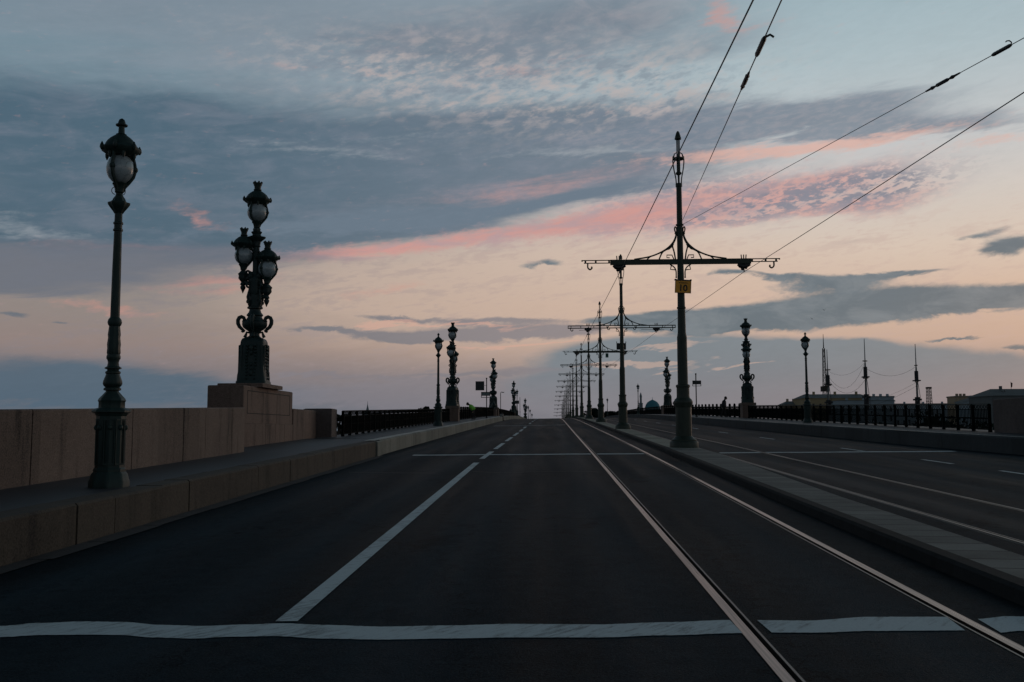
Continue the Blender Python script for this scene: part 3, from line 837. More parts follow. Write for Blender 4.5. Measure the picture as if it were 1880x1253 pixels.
def make_lamp(loc, label, rz=0.0):
    root = empty('street_lamp', loc, label, 'street lamp', 'single globe street lamps', rz)
    m = MB(); oc = oct_shape()
    m.lathe([(.312, -.06), (.312, .07), (.295, .1), (.275, .17), (.245, .2), (.245, .24), (.225, .26), (.225, .98), (.235, .99), (.25, 1.02), (.30, 1.035), (.30, 1.06), (.255, 1.09), (.20, 1.1), (.2, 1.18), (.215, 1.2), (.2, 1.23), (.15, 1.28), (.1, 1.33), (.095, 1.35)], 48, shape=oc)
    for k in range(8):                                  # raised fillets on the dado panels
        a = PI / 4 * k
        R = Matrix.Rotation(a, 3, 'Z')
        for u0, u1, z0, z1 in ((-.085, -.07, .32, .92), (.07, .085, .32, .92), (-.085, .085, .30, .32), (-.085, .085, .92, .94)):
            m.box(.205, .222, u0, u1, z0, z1, R)
        m.sphere((.218 * math.cos(a), .218 * math.sin(a), .82), .04, 8, 6)
    m.build('base', M['iron'], root)
    m = MB()
    m.lathe([(.095, 1.34), (.13, 1.35), (.13, 1.375), (.105, 1.39), (.13, 1.41), (.145, 1.44), (.14, 1.48), (.115, 1.54), (.1, 1.58), (.115, 1.59), (.115, 1.61), (.085, 1.63), (.09, 1.645), (.125, 1.655), (.125, 1.67), (.09, 1.69), (.08, 1.74), (.09, 1.78), (.105, 1.8), (.105, 1.83), (.095, 1.86)], 32, shape=leafy(12, .03))
    m.lathe([(.092, 1.86), (.1, 1.88), (.095, 1.95), (.1, 2.0), (.088, 2.1), (.094, 2.14), (.08, 2.26)], 32, shape=leafy(8, .06))
    m.lathe([(.08, 2.26), (.1, 2.28), (.112, 2.32), (.1, 2.36), (.082, 2.38), (.075, 2.39)], 24)
    m.lathe([(.074, 2.38), (.07, 3.0), (.062, 3.64), (.078, 3.645), (.078, 3.67), (.064, 3.68), (.064, 3.74), (.078, 3.745), (.078, 3.77), (.062, 3.78), (.06, 3.9)], 32, shape=flute(12, .06))
    m.build('shaft', M['iron'], root)
    m = MB()
    m.lathe([(.062, 3.9), (.08, 3.93), (.12, 3.98), (.155, 4.03), (.16, 4.06), (.12, 4.065), (.1, 4.08), (.085, 4.12), (.05, 4.17), (.045, 4.22)], 32, shape=leafy(6, .1))
    m.build('leaf_collar', M['iron'], root)
    make_lantern(root, (0, 0, 4.55), .208, .305, .8, False)
    # loose cable loops under the globe
    m = MB()
    for sx, r in ((-1, .055), (1, .035)):
        m = MB(); m.tube([(sx * (.06 + r * math.sin(t)), -.05, 4.28 - .11 * (1 - math.cos(t)) * .5 - 0) for t in [PI * q / 8 for q in range(9)]] , .006, 5)
        m.build('cable_loop', M['black'], root)
    return root
lamp = make_lamp((-6.526, 13.97, walk_l(13.97)), 'tall dark green single globe street lamp in front of the granite wall, nearest the camera', .35)
lamp.scale = (.92, .92, 1.05)
def lamp_at(x, y, side, label, sc=1.05):
    z = (walk_l if side < 0 else walk_r)(y)
    return clone(lamp, (x, y, z), random.uniform(0, 6), label, scale=sc)
lamp_at(-6.72, 57, -1, 'single globe street lamp on the left pavement just before the second triple lamp')
lamp_at(-6.7, 192, -1, 'small far single globe lamp with a box sign, beside the fourth left triple lamp')
lamp_at(-6.75, 290, -1, 'tiny single globe lamp right of the farthest left triple lamp')
lamp_at(-6.7, 314, -1, 'tiny far left lamp, third from last before the road crest')
lamp_at(-6.7, 345, -1, 'tiny far left lamp, second to last before the road crest')
lamp_at(-6.7, 386, -1, 'tiniest left lamp, last one sinking behind the road crest')
lamp_at(14.35, 54, 1, 'single globe street lamp on the right pavement in front of the ship masts', .955)
lamp_at(13.9, 152, 1, 'small single globe lamp on the right pavement beside the minaret', .92)
lamp_at(13.6, 229, 1, 'tiny single globe lamp on the right between two tram poles', .9)

# ------------------------------------------------------------------ triple lamp (candelabrum)
def scroll(c, r0, turns, sgn, rx, pl, a0=0.0, n=22):
    """flat spiral in the radial/vertical plane at angle pl"""
    out = []
    for i in range(n + 1):
        t = i / n; r = r0 * (1 - .82 * t); a = a0 + sgn * turns * 2 * PI * t
        u = c[0] + rx * r * math.cos(a); z = c[1] + r * math.sin(a)
        out.append((u * math.cos(pl), u * math.sin(pl), z))
    return out
def make_candelabrum(loc, label, rz=0.0):
    root = empty('triple_lamp', loc, label, 'street lamp', 'triple globe bronze lamps', rz)
    m = MB(); sq = sq_shape(9)
    m.lathe([(.56, 0), (.56, .1), (.53, .14), (.52, .3), (.495, .42), (.475, .6), (.465, .8), (.458, 1.0), (.452, 1.17), (.44, 1.19), (.44, 1.27), (.425, 1.35), (.38, 1.42), (.30, 1.45), (.24, 1.47), (.2, 1.5)], 48, shape=sq, sx=.82, sy=.82)
    for k in range(4):
        R = Matrix.Rotation(PI / 2 * k, 3, 'Z')
        for z in [i / 10 for i in range(2, 13)]:        # relief cartouche with drapery in each face
            w = .17 - .06 * abs(z - .75); 
            rr = .475 + (.07 if z < .4 else 0) * (.4 - z) * 3
            for u in (-w, w): 
                p = R @ Vector((rr * .82 + .004, u * .82, z)); m.sphere(p, .045, 8, 6)
        for z, s_ in ((1.12, .13), (.98, .1), (.62, .09), (.5, .1), (.36, .12)):
            p = R @ Vector((.385 + (.03 if z < .4 else 0), 0, z)); m.sphere(p, s_ * .85, 10, 8, .7, .7, 1.0)
        for u in (-.36, .36):
            pts = [R @ Vector((.375 + (.05 * max(0, .5 - z)), u * .82, z)) for z in (.16, .4, .7, 1.0, 1.2)]
            m.tube(pts, .03, 6)
    m.build('pedestal', M['bronze'], root)
    m = MB()
    m.lathe([(.2, 1.46), (.155, 1.52), (.15, 1.6), (.18, 1.66), (.27, 1.72), (.35, 1.79), (.375, 1.86), (.37, 1.93), (.33, 1.96), (.27, 1.98), (.25, 2.03), (.22, 2.08), (.21, 2.12), (.25, 2.15), (.245, 2.17), (.19, 2.24), (.165, 2.32), (.17, 2.35)], 28, shape=leafy(14, .025))
    u_ = m.build('urn', M['bronze'], root)
    for k in range(4):
        a = PI / 2 * k + .06; h = MB()
        big = scroll((.36, 1.98), .145, 1.15, -1, 1.0, a, PI * 1.05)
        def P(u, z): return (u * math.cos(a), u * math.sin(a), z)
        path = [P(.3, 1.66), P(.37, 1.72), P(.455, 1.8), P(.50, 1.9), P(.505, 2.0), P(.47, 2.08), P(.40, 2.11), P(.335, 2.08), P(.305, 2.02), P(.33, 1.97), P(.37, 1.985)]
        h.tube(path, [.04, .05, .058, .062, .062, .062, .062, .06, .055, .05, .04], 8)
        h.tube([P(.3, 1.67), P(.36, 1.64), P(.40, 1.66)], [.03, .028, .02], 6)
        h.tube([P(.15, 1.62), P(.235, 1.63), P(.255, 1.56), P(.29, 1.5), P(.24, 1.475)], [.03, .036, .042, .055, .04], 7)
        h.build('handle', M['bronze'], u_)
    m = MB()
    m.lathe([(.17, 2.34), (.225, 2.36), (.225, 2.4), (.19, 2.43), (.185, 2.6), (.195, 2.75), (.18, 2.8)], 28, shape=leafy(7, .06))
    m.lathe([(.18, 2.78), (.2, 2.85), (.205, 3.0), (.19, 3.12), (.205, 3.2), (.2, 3.3), (.15, 3.36), (.12, 3.42), (.115, 3.5)], 28, shape=leafy(5, .08))
    m.lathe([(.115, 3.48), (.1, 3.55), (.1, 4.1), (.12, 4.12), (.12, 4.16), (.1, 4.18), (.1, 4.28), (.13, 4.3), (.115, 4.34), (.135, 4.45)], 28, shape=flute(10, .07))
    m.lathe([(.13, 4.45), (.18, 4.5), (.25, 4.56), (.26, 4.6), (.16, 4.62), (.13, 4.64), (.115, 4.68), (.15, 4.74), (.155, 4.76), (.1, 4.79), (.11, 4.83), (.1, 4.87), (.06, 4.91), (.05, 4.95)], 28, shape=leafy(4, .1))
    for k in range(4):                                   # scrollwork clustered round the stem
        a = PI / 2 * k + PI / 4
        m.tube(scroll((.25, 3.08), .12, 1.3, 1, 1, a, PI * .5), .034, 7)
        m.tube(scroll((.24, 2.55), .085, 1.2, -1, 1, a, -PI * .5), .03, 7)
        m.tube([(.2 * math.cos(a), .2 * math.sin(a), 2.42), (.27 * math.cos(a), .27 * math.sin(a), 2.7), (.21 * math.cos(a), .21 * math.sin(a), 2.95)], [.03, .04, .03], 7)
        m.sphere((.17 * math.cos(a), .17 * math.sin(a), 3.36), .07, 8, 6, 1, 1, 1.4)
    m.build('column', M['bronze'], root)
    def side(ang, z, out):
        a = ang; b = MB()
        def P(u, zz_): return (u * math.cos(a), u * math.sin(a), zz_)
        b.tube([P(.1, z - .34), P(.22, z - .52), P(.33, z - .56), P(out, z - .5), P(out, z - .36)], [.07, .08, .085, .09, .06], 8)
        b.tube([P(.1, z - .66), P(.2, z - .7), P(.29, z - .66), P(out, z - .6)], [.06, .065, .065, .05], 8)
        b.tube(scroll((.23, z - .35), .1, 1.2, 1, 1, a, PI), .035, 7)
        b.lathe([(.05, -.66), (.1, -.6), (.14, -.54), (.13, -.46), (.155, -.4), (.1, -.34), (.07, -.3)], 16, P(out, z), leafy(5, .1))
        br_ = b.build('bracket', M['bronze'], root)
        b = MB(); b.lathe([(.008, -1.0), (.035, -.93), (.075, -.85), (.08, -.8), (.055, -.76), (.09, -.73), (.06, -.66)], 14, P(out, z), leafy(5, .06)); b.build('pendant', M['bronze'], br_)
        make_lantern(root, P(out, z + .16), .262, .365, .85, True)
    side(PI, 3.84, .385); side(0, 3.42, .345)
    make_lantern(root, (0, 0, 5.36), .285, .41, .9, True)
    return root
cand = make_candelabrum((-9.29, 29.5, walk_l(29.5) + 1.82), 'tall dark bronze triple lamp on the large granite pedestal, nearest on the left', .08)
cand.scale = (1.025,) * 3
def plinth(x, y, side, label, wide=False):
    z = (walk_l if side < 0 else walk_r)(y); r = empty('stone_pedestal', (x, y, z), label, 'pedestal', 'granite lamp pedestals along the railings')
    m = MB(); w = .5 if not wide else .78
    m.cbox(-w, w, -w, w, -.1, 1.0, .02); m.build('block', M['block'], r, smooth=0)
    m = MB(); m.cbox(-w - .05, w + .05, -w - .05, w + .05, 1.0, 1.2, .03); m.build('cap_stone', M['wall'], r, smooth=0)
    return z + 1.2
ORD = {}
for x, y, side, lb, pl, rz in [
    (-7.75, 75.5, -1, 'second left triple lamp, at the far end of the first iron railing', 'granite pedestal at the far end of the first left railing', 1.32),
    (-8.2, 137, -1, 'small bronze triple lamp on the left, third from the camera, behind the square road sign', 'granite pedestal under the third left triple lamp', 2.2),
    (-8.2, 214, -1, 'small far triple lamp on the left, fourth from the camera, left of a box sign', 'far granite pedestal under the fourth left triple lamp', .9),
    (-7.9, 300, -1, 'tiny farthest triple lamp on the left near the road crest', 'tiny farthest left granite pedestal near the road crest', .5),
    (15.45, 75.5, 1, 'bronze triple lamp on the right standing at the start of the long right railing', 'granite pedestal on the right beside the walking person', 4.5),
    (16.0, 131, 1, 'small bronze triple lamp on the right beside the turquoise dome', 'granite pedestal on the right near the turquoise dome', .9)]:
    zt = plinth(x, y, side, pl, wide=(120 < y < 250))
    clone(cand, (x, y, zt), rz, lb, scale=1.12 if 120 < y < 320 and x < 0 else 1.05)
# small urns flanking the farther pedestals
def urn(x, y, side, label):
    z = (walk_l if side < 0 else walk_r)(y)
    r = empty('bronze_urn', (x, y, z), label, 'urn', 'bronze urns beside lamp pedestals')
    m = MB(); m.cbox(-.34, .34, -.34, .34, -.05, .95, .02); m.build('block', M['block'], r, smooth=0)
    m = MB(); m.lathe([(.2, .95), (.22, 1.0), (.12, 1.08), (.1, 1.15), (.26, 1.32), (.33, 1.5), (.3, 1.62), (.2, 1.68), (.24, 1.74), (.1, 1.84), (.06, 2.0), (.02, 2.1)], 18, shape=leafy(6, .05)); m.build('vase', M['bronze'], r)
urn(-7.9, 133.5, -1, 'small dark bronze urn in front of the third left triple lamp')
urn(17.0, 131, 1, 'small dark bronze urn right of the triple lamp by the turquoise dome')
urn(-8.9, 213, -1, 'tiny dark urn left of the fourth left triple lamp')

# ------------------------------------------------------------------ railings
def railing(x, y0, y1, base, label, style, light=None):
    n = max(1, round((y1 - y0) / (1.32 if style == 'A' else 2.1)))
    zb = base(y0); root = empty('iron_railing', (x, y0, zb), label, 'railing', 'iron railings along the bridge')
    H = 1.0 if style == 'A' else .93
    P = [(0, (y1 - y0) * i / n, base(y0 + (y1 - y0) * i / n) - zb) for i in range(n + 1)]
    def line(h, w, t, nm, mat=M['rail_iron']):
        m = MB()
        for a, b in zip(P, P[1:]):
            vs = []
            for q in (a, b): vs += [(-w, q[1], q[2] + h - t), (w, q[1], q[2] + h - t), (w, q[1], q[2] + h), (-w, q[1], q[2] + h)]
            m.add(vs, [(i, (i + 1) % 4, 4 + (i + 1) % 4, 4 + i) for i in range(4)] + [(3, 2, 1, 0), (4, 5, 6, 7)])
        m.build(nm, mat, root, smooth=0)
    line(H, .035, .05, 'top_rail', M['rail_iron'] if x < 0 else M['iron']); line(.12, .025, .04, 'bottom_rail'); line(H - .2, .018, .03, 'middle_rail')
    pm = None
    for q in P:
        if pm is None:
            m = MB()
            if style == 'A':
                m.box(-.045, .045, -.045, .045, -.05, H - .02); m.lathe([(.07, 0), (.07, .08), (.05, .12)], 8); 
                m.lathe([(.05, .5), (.065, .54), (.05, .58)], 8)
            else:
                m.box(-.08, .08, -.08, .08, -.05, H + .04); m.box(-.1, .1, -.1, .1, H + .04, H + .1); m.lathe([(.07, H + .1), (.1, H + .15), (.09, H + .2), (.03, H + .24)], 8)
            o = m.build('post', M['rail_iron'], root, q); pm = o
        else:
            o = pm.copy(); COL.objects.link(o); o.parent = root; o.location = q
    m = MB(); st = .12 if y0 < 130 else .25
    for a, b in zip(P, P[1:]):
        L = b[1] - a[1]; k = max(2, round(L / st))
        for i in range(1, k):
            t = i / k; y = a[1] + L * t; z = a[2] + (b[2] - a[2]) * t; r = .012 if y0 < 130 else .04
            m.box(-r, r, y - r, y + r, z + .1, z + H - .21)
            if y0 < 60:
                m.box(-.02, .02, y - .024, y + .024, z + .45, z + .5)
                
        # rings in the frieze
        if y0 < 130:
            for i in range(0, k, 2):
                t = (i + 1) / k if style == 'A' else (i + .5) / k
                y = a[1] + L * t; z = a[2] + (b[2] - a[2]) * t + H - .115
                ring = [(0, y + .075 * math.cos(q), z + .075 * math.sin(q)) for q in [2 * PI * w / 10 for w in range(11)]]
                m.tube(ring, .012, 5)
    m.build('baluster_panel', M['rail_iron'], root, smooth=0)
    return root
railing(WALK_L, 36.35, 74.7, walk_l, 'dark iron railing of fine balusters on the left after the dark end pier', 'A')
railing(-7.95, 76.4, 135.9, walk_l, 'dark left railing with capped posts behind the person in the green vest', 'B')
railing(-8.1, 138.3, 212.8, walk_l, 'small far left railing between the third and fourth triple lamps', 'B')
railing(-8.1, 215.4, 298.5, walk_l, 'tiny farthest left railing reaching towards the road crest', 'B')
railing(WALK_R + .05, 34.1, 74.7, walk_r, 'dark iron railing on the right in front of the ship masts', 'A')
railing(15.4, 76.4, 129.6, walk_r, 'dark right railing with capped posts behind the walking person', 'B')
railing(15.7, 132.2, 230, walk_r, 'far right railing with capped posts below the turquoise dome', 'B')
root = empty('end_pier', (15.9, 33.9, walk_r(33.9)), 'dark granite parapet block at the right end of the right railing', 'pier')
m = MB(); m.cbox(-.5, .6, -9.6, -3.02, -.4, 1.17, .03); m.cbox(-.52, .6, -3, 0, -.3, 1.15, .03); m.build('pier_block', M['pier'], root, smooth=0)

# ------------------------------------------------------------------ tram poles
def bez(pts, n=10):
    """Catmull-Rom through points"""
    out = []; Q = [Vector(p) for p in pts]; Q = [2 * Q[0] - Q[1]] + Q + [2 * Q[-1] - Q[-2]]
    for i in range(1, len(Q) - 2):
        for k in range(n):
            t = k / n
            out.append(.5 * (2 * Q[i] + (Q[i+1] - Q[i-1]) * t + (2 * Q[i-1] - 5 * Q[i] + 4 * Q[i+1] - Q[i+2]) * t * t + (3 * Q[i] - Q[i-1] - 3 * Q[i+1] + Q[i+2]) * t ** 3))
    return out + [Q[-2]]
def make_pole(loc, label, open_arm):
    root = empty('tram_pole', loc, label, 'tram pole', 'tram wire poles along the median')
    m = MB()
    m.lathe([(.47, -.02), (.47, .17), (.455, .19), (.42, .21), (.42, .25), (.38, .28), (.33, .31), (.30, .35), (.275, .37)], 32)
    m.lathe([(.265, .36), (.265, 1.33), (.275, 1.34)], 40, shape=flute(16, .05))
    m.lathe([(.275, 1.33), (.29, 1.36), (.29, 1.41), (.315, 1.45), (.315, 1.52), (.28, 1.58), (.24, 1.62), (.225, 1.64)], 32)
    m.build('base', M['pole'], root)
    m = MB()
    m.lathe([(.22, 1.63), (.212, 1.7), (.212, 1.98), (.235, 2.0), (.235, 2.06), (.2, 2.08), (.172, 2.09)], 32)
    m.lathe([(.172, 2.09), (.165, 3.6), (.165, 3.66), (.15, 3.74), (.138, 3.82), (.12, 5.2), (.105, 6.2), (.09, 8.8), (.112, 8.81), (.112, 8.92), (.07, 8.93)], 24)
    m.lathe([(.135, 7.47), (.135, 7.51), (.1, 7.52)], 20); m.lathe([(.13, 4.62), (.15, 4.64), (.15, 4.68), (.12, 4.7)], 20)
    m.build('shaft', M['pole'], root)
    m = MB()      # openwork cage and spike
    for k in range(4):
        a = PI / 2 * k + PI / 4 * 0
        def P(u, z): return (u * math.cos(a), u * math.sin(a), z)
        m.tube(bez([P(.085, 8.92), P(.1, 9.12), P(.155, 9.4), P(.185, 9.65), P(.185, 9.78)], 5), .022, 6)
        m.tube([P(.045, 9.25), P(.045, 10.5)], .018, 6)
        m.sphere(P(.17, 9.84), .035, 8, 6); m.tube([P(.17, 9.8), P(.13, 9.95), P(.06, 10.0)], [.03, .02, .015], 6)
    m.lathe([(.2, 9.76), (.205, 9.8), (.16, 9.82), (.06, 9.84), (.05, 9.9)], 18)
    m.lathe([(.06, 9.22), (.1, 9.25), (.1, 9.3), (.05, 9.34)], 14)
    m.lathe([(.11, 10.46), (.115, 10.48), (.09, 10.58), (.055, 10.7), (.02, 10.75)], 16)
    m.build('finial', M['pole'], root)
    m = MB()
    if open_arm:
        for z in (6.17, 6.31): m.box(-3.3, 3.3, -.03, .03, z - .028, z + .028)
        for s in (-1, 1):
            for u in (.9, 1.7, 2.5, 3.1, 3.28): m.box(s * u - .02, s * u + .02, -.015, .015, 6.18, 6.3)
            m.tube([(s * 1.2, 0, 6.07), (s * 2.6, 0, 6.04)], .012, 5)
    else:
        m.box(-2.36, 2.36, -.05, .05, 6.14, 6.315); 
        for s in (-1, 1):
            m.box(s * 2.36, s * 3.33, -.025, .025, 6.29, 6.315) if s > 0 else m.box(-3.33, -2.36, -.025, .025, 6.29, 6.315)
            m.box(min(s * 2.36, s * 3.25), max(s * 2.36, s * 3.25), -.025, .025, 6.195, 6.22)
            for u in (2.4, 2.85, 3.2): m.box(s * u - .03, s * u + .03, -.02, .02, 6.2, 6.3)
            m.sphere((s * 3.31, 0, 6.29), .03, 8, 6)
    m.build('crossarm', M['pole'], root)
    for s in (-1, 1):
        m = MB()
        def Q(u, z): return (s * u, 0, z)
        m.tube(bez([Q(.115, 7.2), Q(.16, 7.02), Q(.26, 6.84), Q(.46, 6.66), Q(.75, 6.51), Q(1.08, 6.4), Q(1.55, 6.325)], 6), [.028 + .016 * math.sin(PI * min(1, i / 24)) for i in range(37)], 6)
        m.tube(bez([Q(.26, 6.84), Q(.245, 6.72), Q(.2, 6.55), Q(.165, 6.32)], 5), .027, 6)
        m.tube(bez([Q(.27, 6.8), Q(.36, 6.68), Q(.5, 6.63), Q(.62, 6.52), Q(.71, 6.32)], 5), .024, 6)
        m.tube([Q(.8, 6.49), Q(1.0, 6.42), Q(1.12, 6.32)], .023, 6)
        m.prism([(s * .2, 6.82), (s * .27, 6.86), (s * .47, 6.67), (s * .36, 6.69), (s * .27, 6.72)], -.02, .02)
        m.tube([Q(.22, 6.32), Q(.28, 6.46), Q(.45, 6.46), Q(.45, 6.37), Q(.36, 6.37)], .02, 5)
        m.tube(bez([Q(.12, 7.2), Q(.105, 7.3), Q(.12, 7.4), Q(.16, 7.42), Q(.175, 7.34), Q(.15, 7.24)], 4), .025, 6)
        m.sphere(Q(.13, 7.2), .05, 8, 6)
        m.tube(bez([Q(.15, 5.7), Q(.155, 5.92), Q(.22, 6.05), Q(.35, 6.14)], 5), .023, 6)
        m.tube([Q(.16, 5.95), Q(.34, 5.97), Q(.3, 6.12)], .02, 5); m.sphere(Q(.15, 5.7), .03, 8, 6)
        if open_arm:
            m.tube(scroll((.78, 6.14), .12, 1.1, -1, 1, 0 if s > 0 else PI, PI * .5), .022, 6)
        m.build('bracket', M['pole'], root)
        m = MB()
        m.tube(bez([Q(3.12, 6.2), Q(3.12, 6.06), Q(3.05, 5.99), Q(2.98, 6.04), Q(3.0, 6.09)], 4), .028, 6)
        m.build('hook', M['pole'], root)
        m = MB(); c = 2.06 if s < 0 else 2.12
        m.tube([(s * c - .2, 0, 6.13), (s * c - .12, 0, 6.08), (s * c - .02, 0, 6.05), (s * c + .1, 0, 6.08), (s * c + .21, 0, 6.12)], [.05, .085, .1, .08, .05], 8); m.sphere((s * c - .05, 0, 5.97), .06, 8, 6); m.sphere((s * c + .07, 0, 6.0), .05, 8, 6)
        for d in (-.07, .0, .07): m.tube([(s * c + d, 0, 6.3), (s * c + d * 1.2, 0, 6.45)], .02, 5)
        m.tube([(s * c, -.02, 5.98), (s * c, -.02, 5.86)], .02, 6)
        m.build('insulator', M['black'], root)
    return root
PX = [4.42, 4.4, 4.46, 4.5] + [4.5] * 10
PY = [32.0 + 26.4 * k for k in range(14)]
ordn = ['first', 'second', 'third', 'fourth', 'fifth', 'sixth', 'seventh', 'eighth', 'ninth', 'tenth', 'eleventh', 'twelfth', 'thirteenth', 'fourteenth']
poles = []
for k in range(14):
    z = road(4.2, PY[k]) + .13
    lb = {0: 'tallest dark green tram pole on the median, carrying the yellow 10 sign', 1: 'tram pole with open twin-bar arms, second on the median, bearing a dark box',
          2: 'third tram pole along the median, with a small green plate under its arm'}.get(k, '%s tram pole along the median counting from the yellow sign, shrinking into the distance' % ordn[k])
    if k == 0: o = make_pole((PX[k], PY[k], z), lb, False); pa = o
    elif k == 1: o = make_pole((PX[k], PY[k], z), lb, True); pb = o
    else: o = clone(pa if k in (2,) else pb, (PX[k], PY[k], z), 0, lb)
    poles.append(o)
P1 = Vector(poles[0].location)

# yellow sign with 10
def text_mesh(txt, size):
    cu = bpy.data.curves.new('t', 'FONT'); cu.body = txt; cu.size = size; cu.align_x = 'CENTER'; cu.align_y = 'CENTER'; cu.extrude = .004; cu.offset = size * .02
    o = bpy.data.objects.new('t', cu); COL.objects.link(o)
    dg = bpy.context.evaluated_depsgraph_get(); me = bpy.data.meshes.new_from_object(o.evaluated_get(dg))
    bpy.data.objects.remove(o); return me
def flatcol(c, r=.5):
    return lambda g, b, p: g.put(b.inputs['Base Color'], g.mix(g.mul(g.noise(p, 9, 4, .6), .6), c, tuple(v * .65 for v in c)))
M['yellow'] = material('yellow_sign_paint', flatcol((1.0, .42, .02)), .45)
M['signdark'] = material('sign_black', flatcol((.012, .012, .012)), .5)
M['signback'] = material('sign_back_grey', flatcol((.03, .036, .036)), .6)
M['signlight'] = material('sign_face_grey', flatcol((.16, .2, .2)), .5)
sg = empty('number_sign', P1 + Vector((.05, -.15, 5.36)), 'yellow sign reading 10 hanging on the tallest tram pole', 'sign')
sg.rotation_euler = (0, math.radians(3), 0)
m = MB(); m.cbox(-.265, .265, -.015, .015, -.22, .20, .012); m.build('panel', M['yellow'], sg, smooth=0)
m = MB()
for a in ((-.265, .265, .19, .205), (-.265, .265, -.225, -.21), (-.27, -.255, -.225, .205), (.255, .27, -.225, .205)): m.box(a[0], a[1], -.019, -.012, a[2], a[3])
m.build('border', M['signdark'], sg, smooth=0)
me = text_mesh('10', .3); me.materials.clear(); me.materials.append(M['signdark'])
t = bpy.data.objects.new('number', me); COL.objects.link(t); t.parent = sg; t.rotation_euler = (PI / 2, 0, 0); t.location = (0, -.02, -.06)
m = MB(); x = -.15
while x < .15:
    w = random.uniform(.012, .022); m.box(x, x + w, -.019, -.014, .105, .135); x += w + .007
m.build('small_lettering', M['signdark'], sg, smooth=0)
m = MB(); m.box(-.29, .27, -.01, .08, .205, .235); m.box(-.28, -.22, -.02, .02, .2, .25); m.box(.22, .28, -.02, .02, .2, .25); m.build('hanger', M['black'], sg, smooth=0)
# box on the second pole, plate on the third
p2 = Vector(poles[1].location)
r = empty('box_sign', p2 + Vector((-.02, .16, 5.05)), 'dark rectangular box fixed behind the second tram pole', 'sign')
m = MB(); m.cbox(-.29, .29, 0, .12, -.2, .2, .01); m.build('box', M['signback'], r, smooth=0)
m = MB(); m.box(-.3, -.26, 0, .05, .2, .3); m.box(.26, .3, 0, .05, .2, .3); m.build('hanger', M['black'], r, smooth=0)
p3 = Vector(poles[2].location)
M['greenplate'] = material('green_plate_paint', flatcol((.01, .09, .065)), .5)
r = empty('hanging_plate', p3 + Vector((.6, 0, 6.14)), 'small green plate hanging under the arm of the third tram pole', 'sign')
m = MB(); m.cbox(-.13, .13, -.015, .015, -.43, -.05, .008); m.build('plate', M['greenplate'], r, smooth=0)
m = MB(); m.tube([(-.08, 0, -.06), (-.08, 0, 0)], .008, 5); m.tube([(.08, 0, -.06), (.08, 0, 0)], .008, 5); m.build('hanger', M['black'], r)

# ------------------------------------------------------------------ overhead wires
def wire(name, pts, r, label, group=None):
    m = MB(); path = []
    for a, b in zip(pts, pts[1:]):
        a, b = Vector(a), Vector(b); L = (b - a).length
        for i in range(8):
            t = i / 8; q = a.lerp(b, t); q.z -= .0016 * L * 4 * t * (1 - t) * L / 26 * .6; path.append(q)
    path.append(Vector(pts[-1])); m.tube(path, r, 6)
    return tag(m.build(name, M['wire'], None), label, 'wire', group)
def contact(px, py, X, dx, nm):
    a = at_x(px, py, X); b = P1 + Vector((dx, 0, 5.86))
    z0 = a + (a - b) * (a.y + 8) / (b.y - a.y) * 1.0
    pts = [z0, a, b] + [Vector((PX[k] + dx, PY[k], poles[k].location.z + 5.9)) for k in range(1, 14)]
    return wire('contact_wire', pts, .0095, nm, 'overhead contact wires'), a, b
contact(1383, 0, 2.2, -2.06, 'overhead contact wire above the left tram track, leaving at the top edge')
contact(1880, 170, 6.6, 2.12, 'overhead contact wire above the right tram track, leaving at the right edge')
def on_line(a, b, px):
    lo, hi = 0.0, 1.0
    f = lambda t: proj(a.lerp(b, t))[0] - px
    s0 = f(lo)
    for _ in range(50):
        mm = (lo + hi) / 2
        if (f(mm) > 0) == (s0 > 0): lo = mm
        else: hi = mm
    return a.lerp(b, lo)
def anchor(px, py, X, h, ins, tb, label, hook):
    b = at_x(px, py, X); a = P1 + Vector((.1, -.05, h)); far = b + (b - a) * .55
    root = empty('anchor_wire', a, label, 'wire', 'anchor wires of the tallest tram pole')
    o = Vector(a)
    m = MB(); m.tube([(p - o) for p in [a.lerp(far, i / 12) for i in range(13)]], .0072, 6); m.build('cable', M['wire'], root)
    p, q = on_line(a, b, ins[0]) - o, on_line(a, b, ins[1]) - o
    m = MB(); k = 14; m.tube([p.lerp(q, i / k) for i in range(k + 1)], [.02] + [.029 if i % 2 else .027 for i in range(k - 1)] + [.02], 8)
    e = p if p.length > q.length else q
    d = (p - q).normalized()
    if hook: m.tube([e, e + Vector((.01, 0, .04)), e + Vector((-.02, 0, .065)), e + Vector((-.06, 0, .06)), e + Vector((-.07, 0, .045))], .009, 6)
    else: m.tube([e, e + Vector((.06, 0, .03)), e + Vector((.1, 0, .0))], .014, 6)
    m.build('insulator', M['black'], root)
    p, q = on_line(a, b, tb[0]) - o, on_line(a, b, tb[1]) - o
    m = MB(); m.tube([p.lerp(q, t) for t in (0, .15, .2, .3, .35, .65, .7, .8, .85, 1)], [.014, .02, .032, .014, .03, .03, .014, .032, .02, .014], 7)
    m.build('turnbuckle', M['black'], root)
anchor(1435, 0, 2.25, 7.65, (1404, 1389), (1375, 1361), 'left steep anchor wire with insulator running up from the tallest tram pole', False)
anchor(1880, 70, 6.6, 7.5, (1856, 1822), (1762, 1700), 'right anchor wire with insulators from the tallest tram pole to the right edge', True)

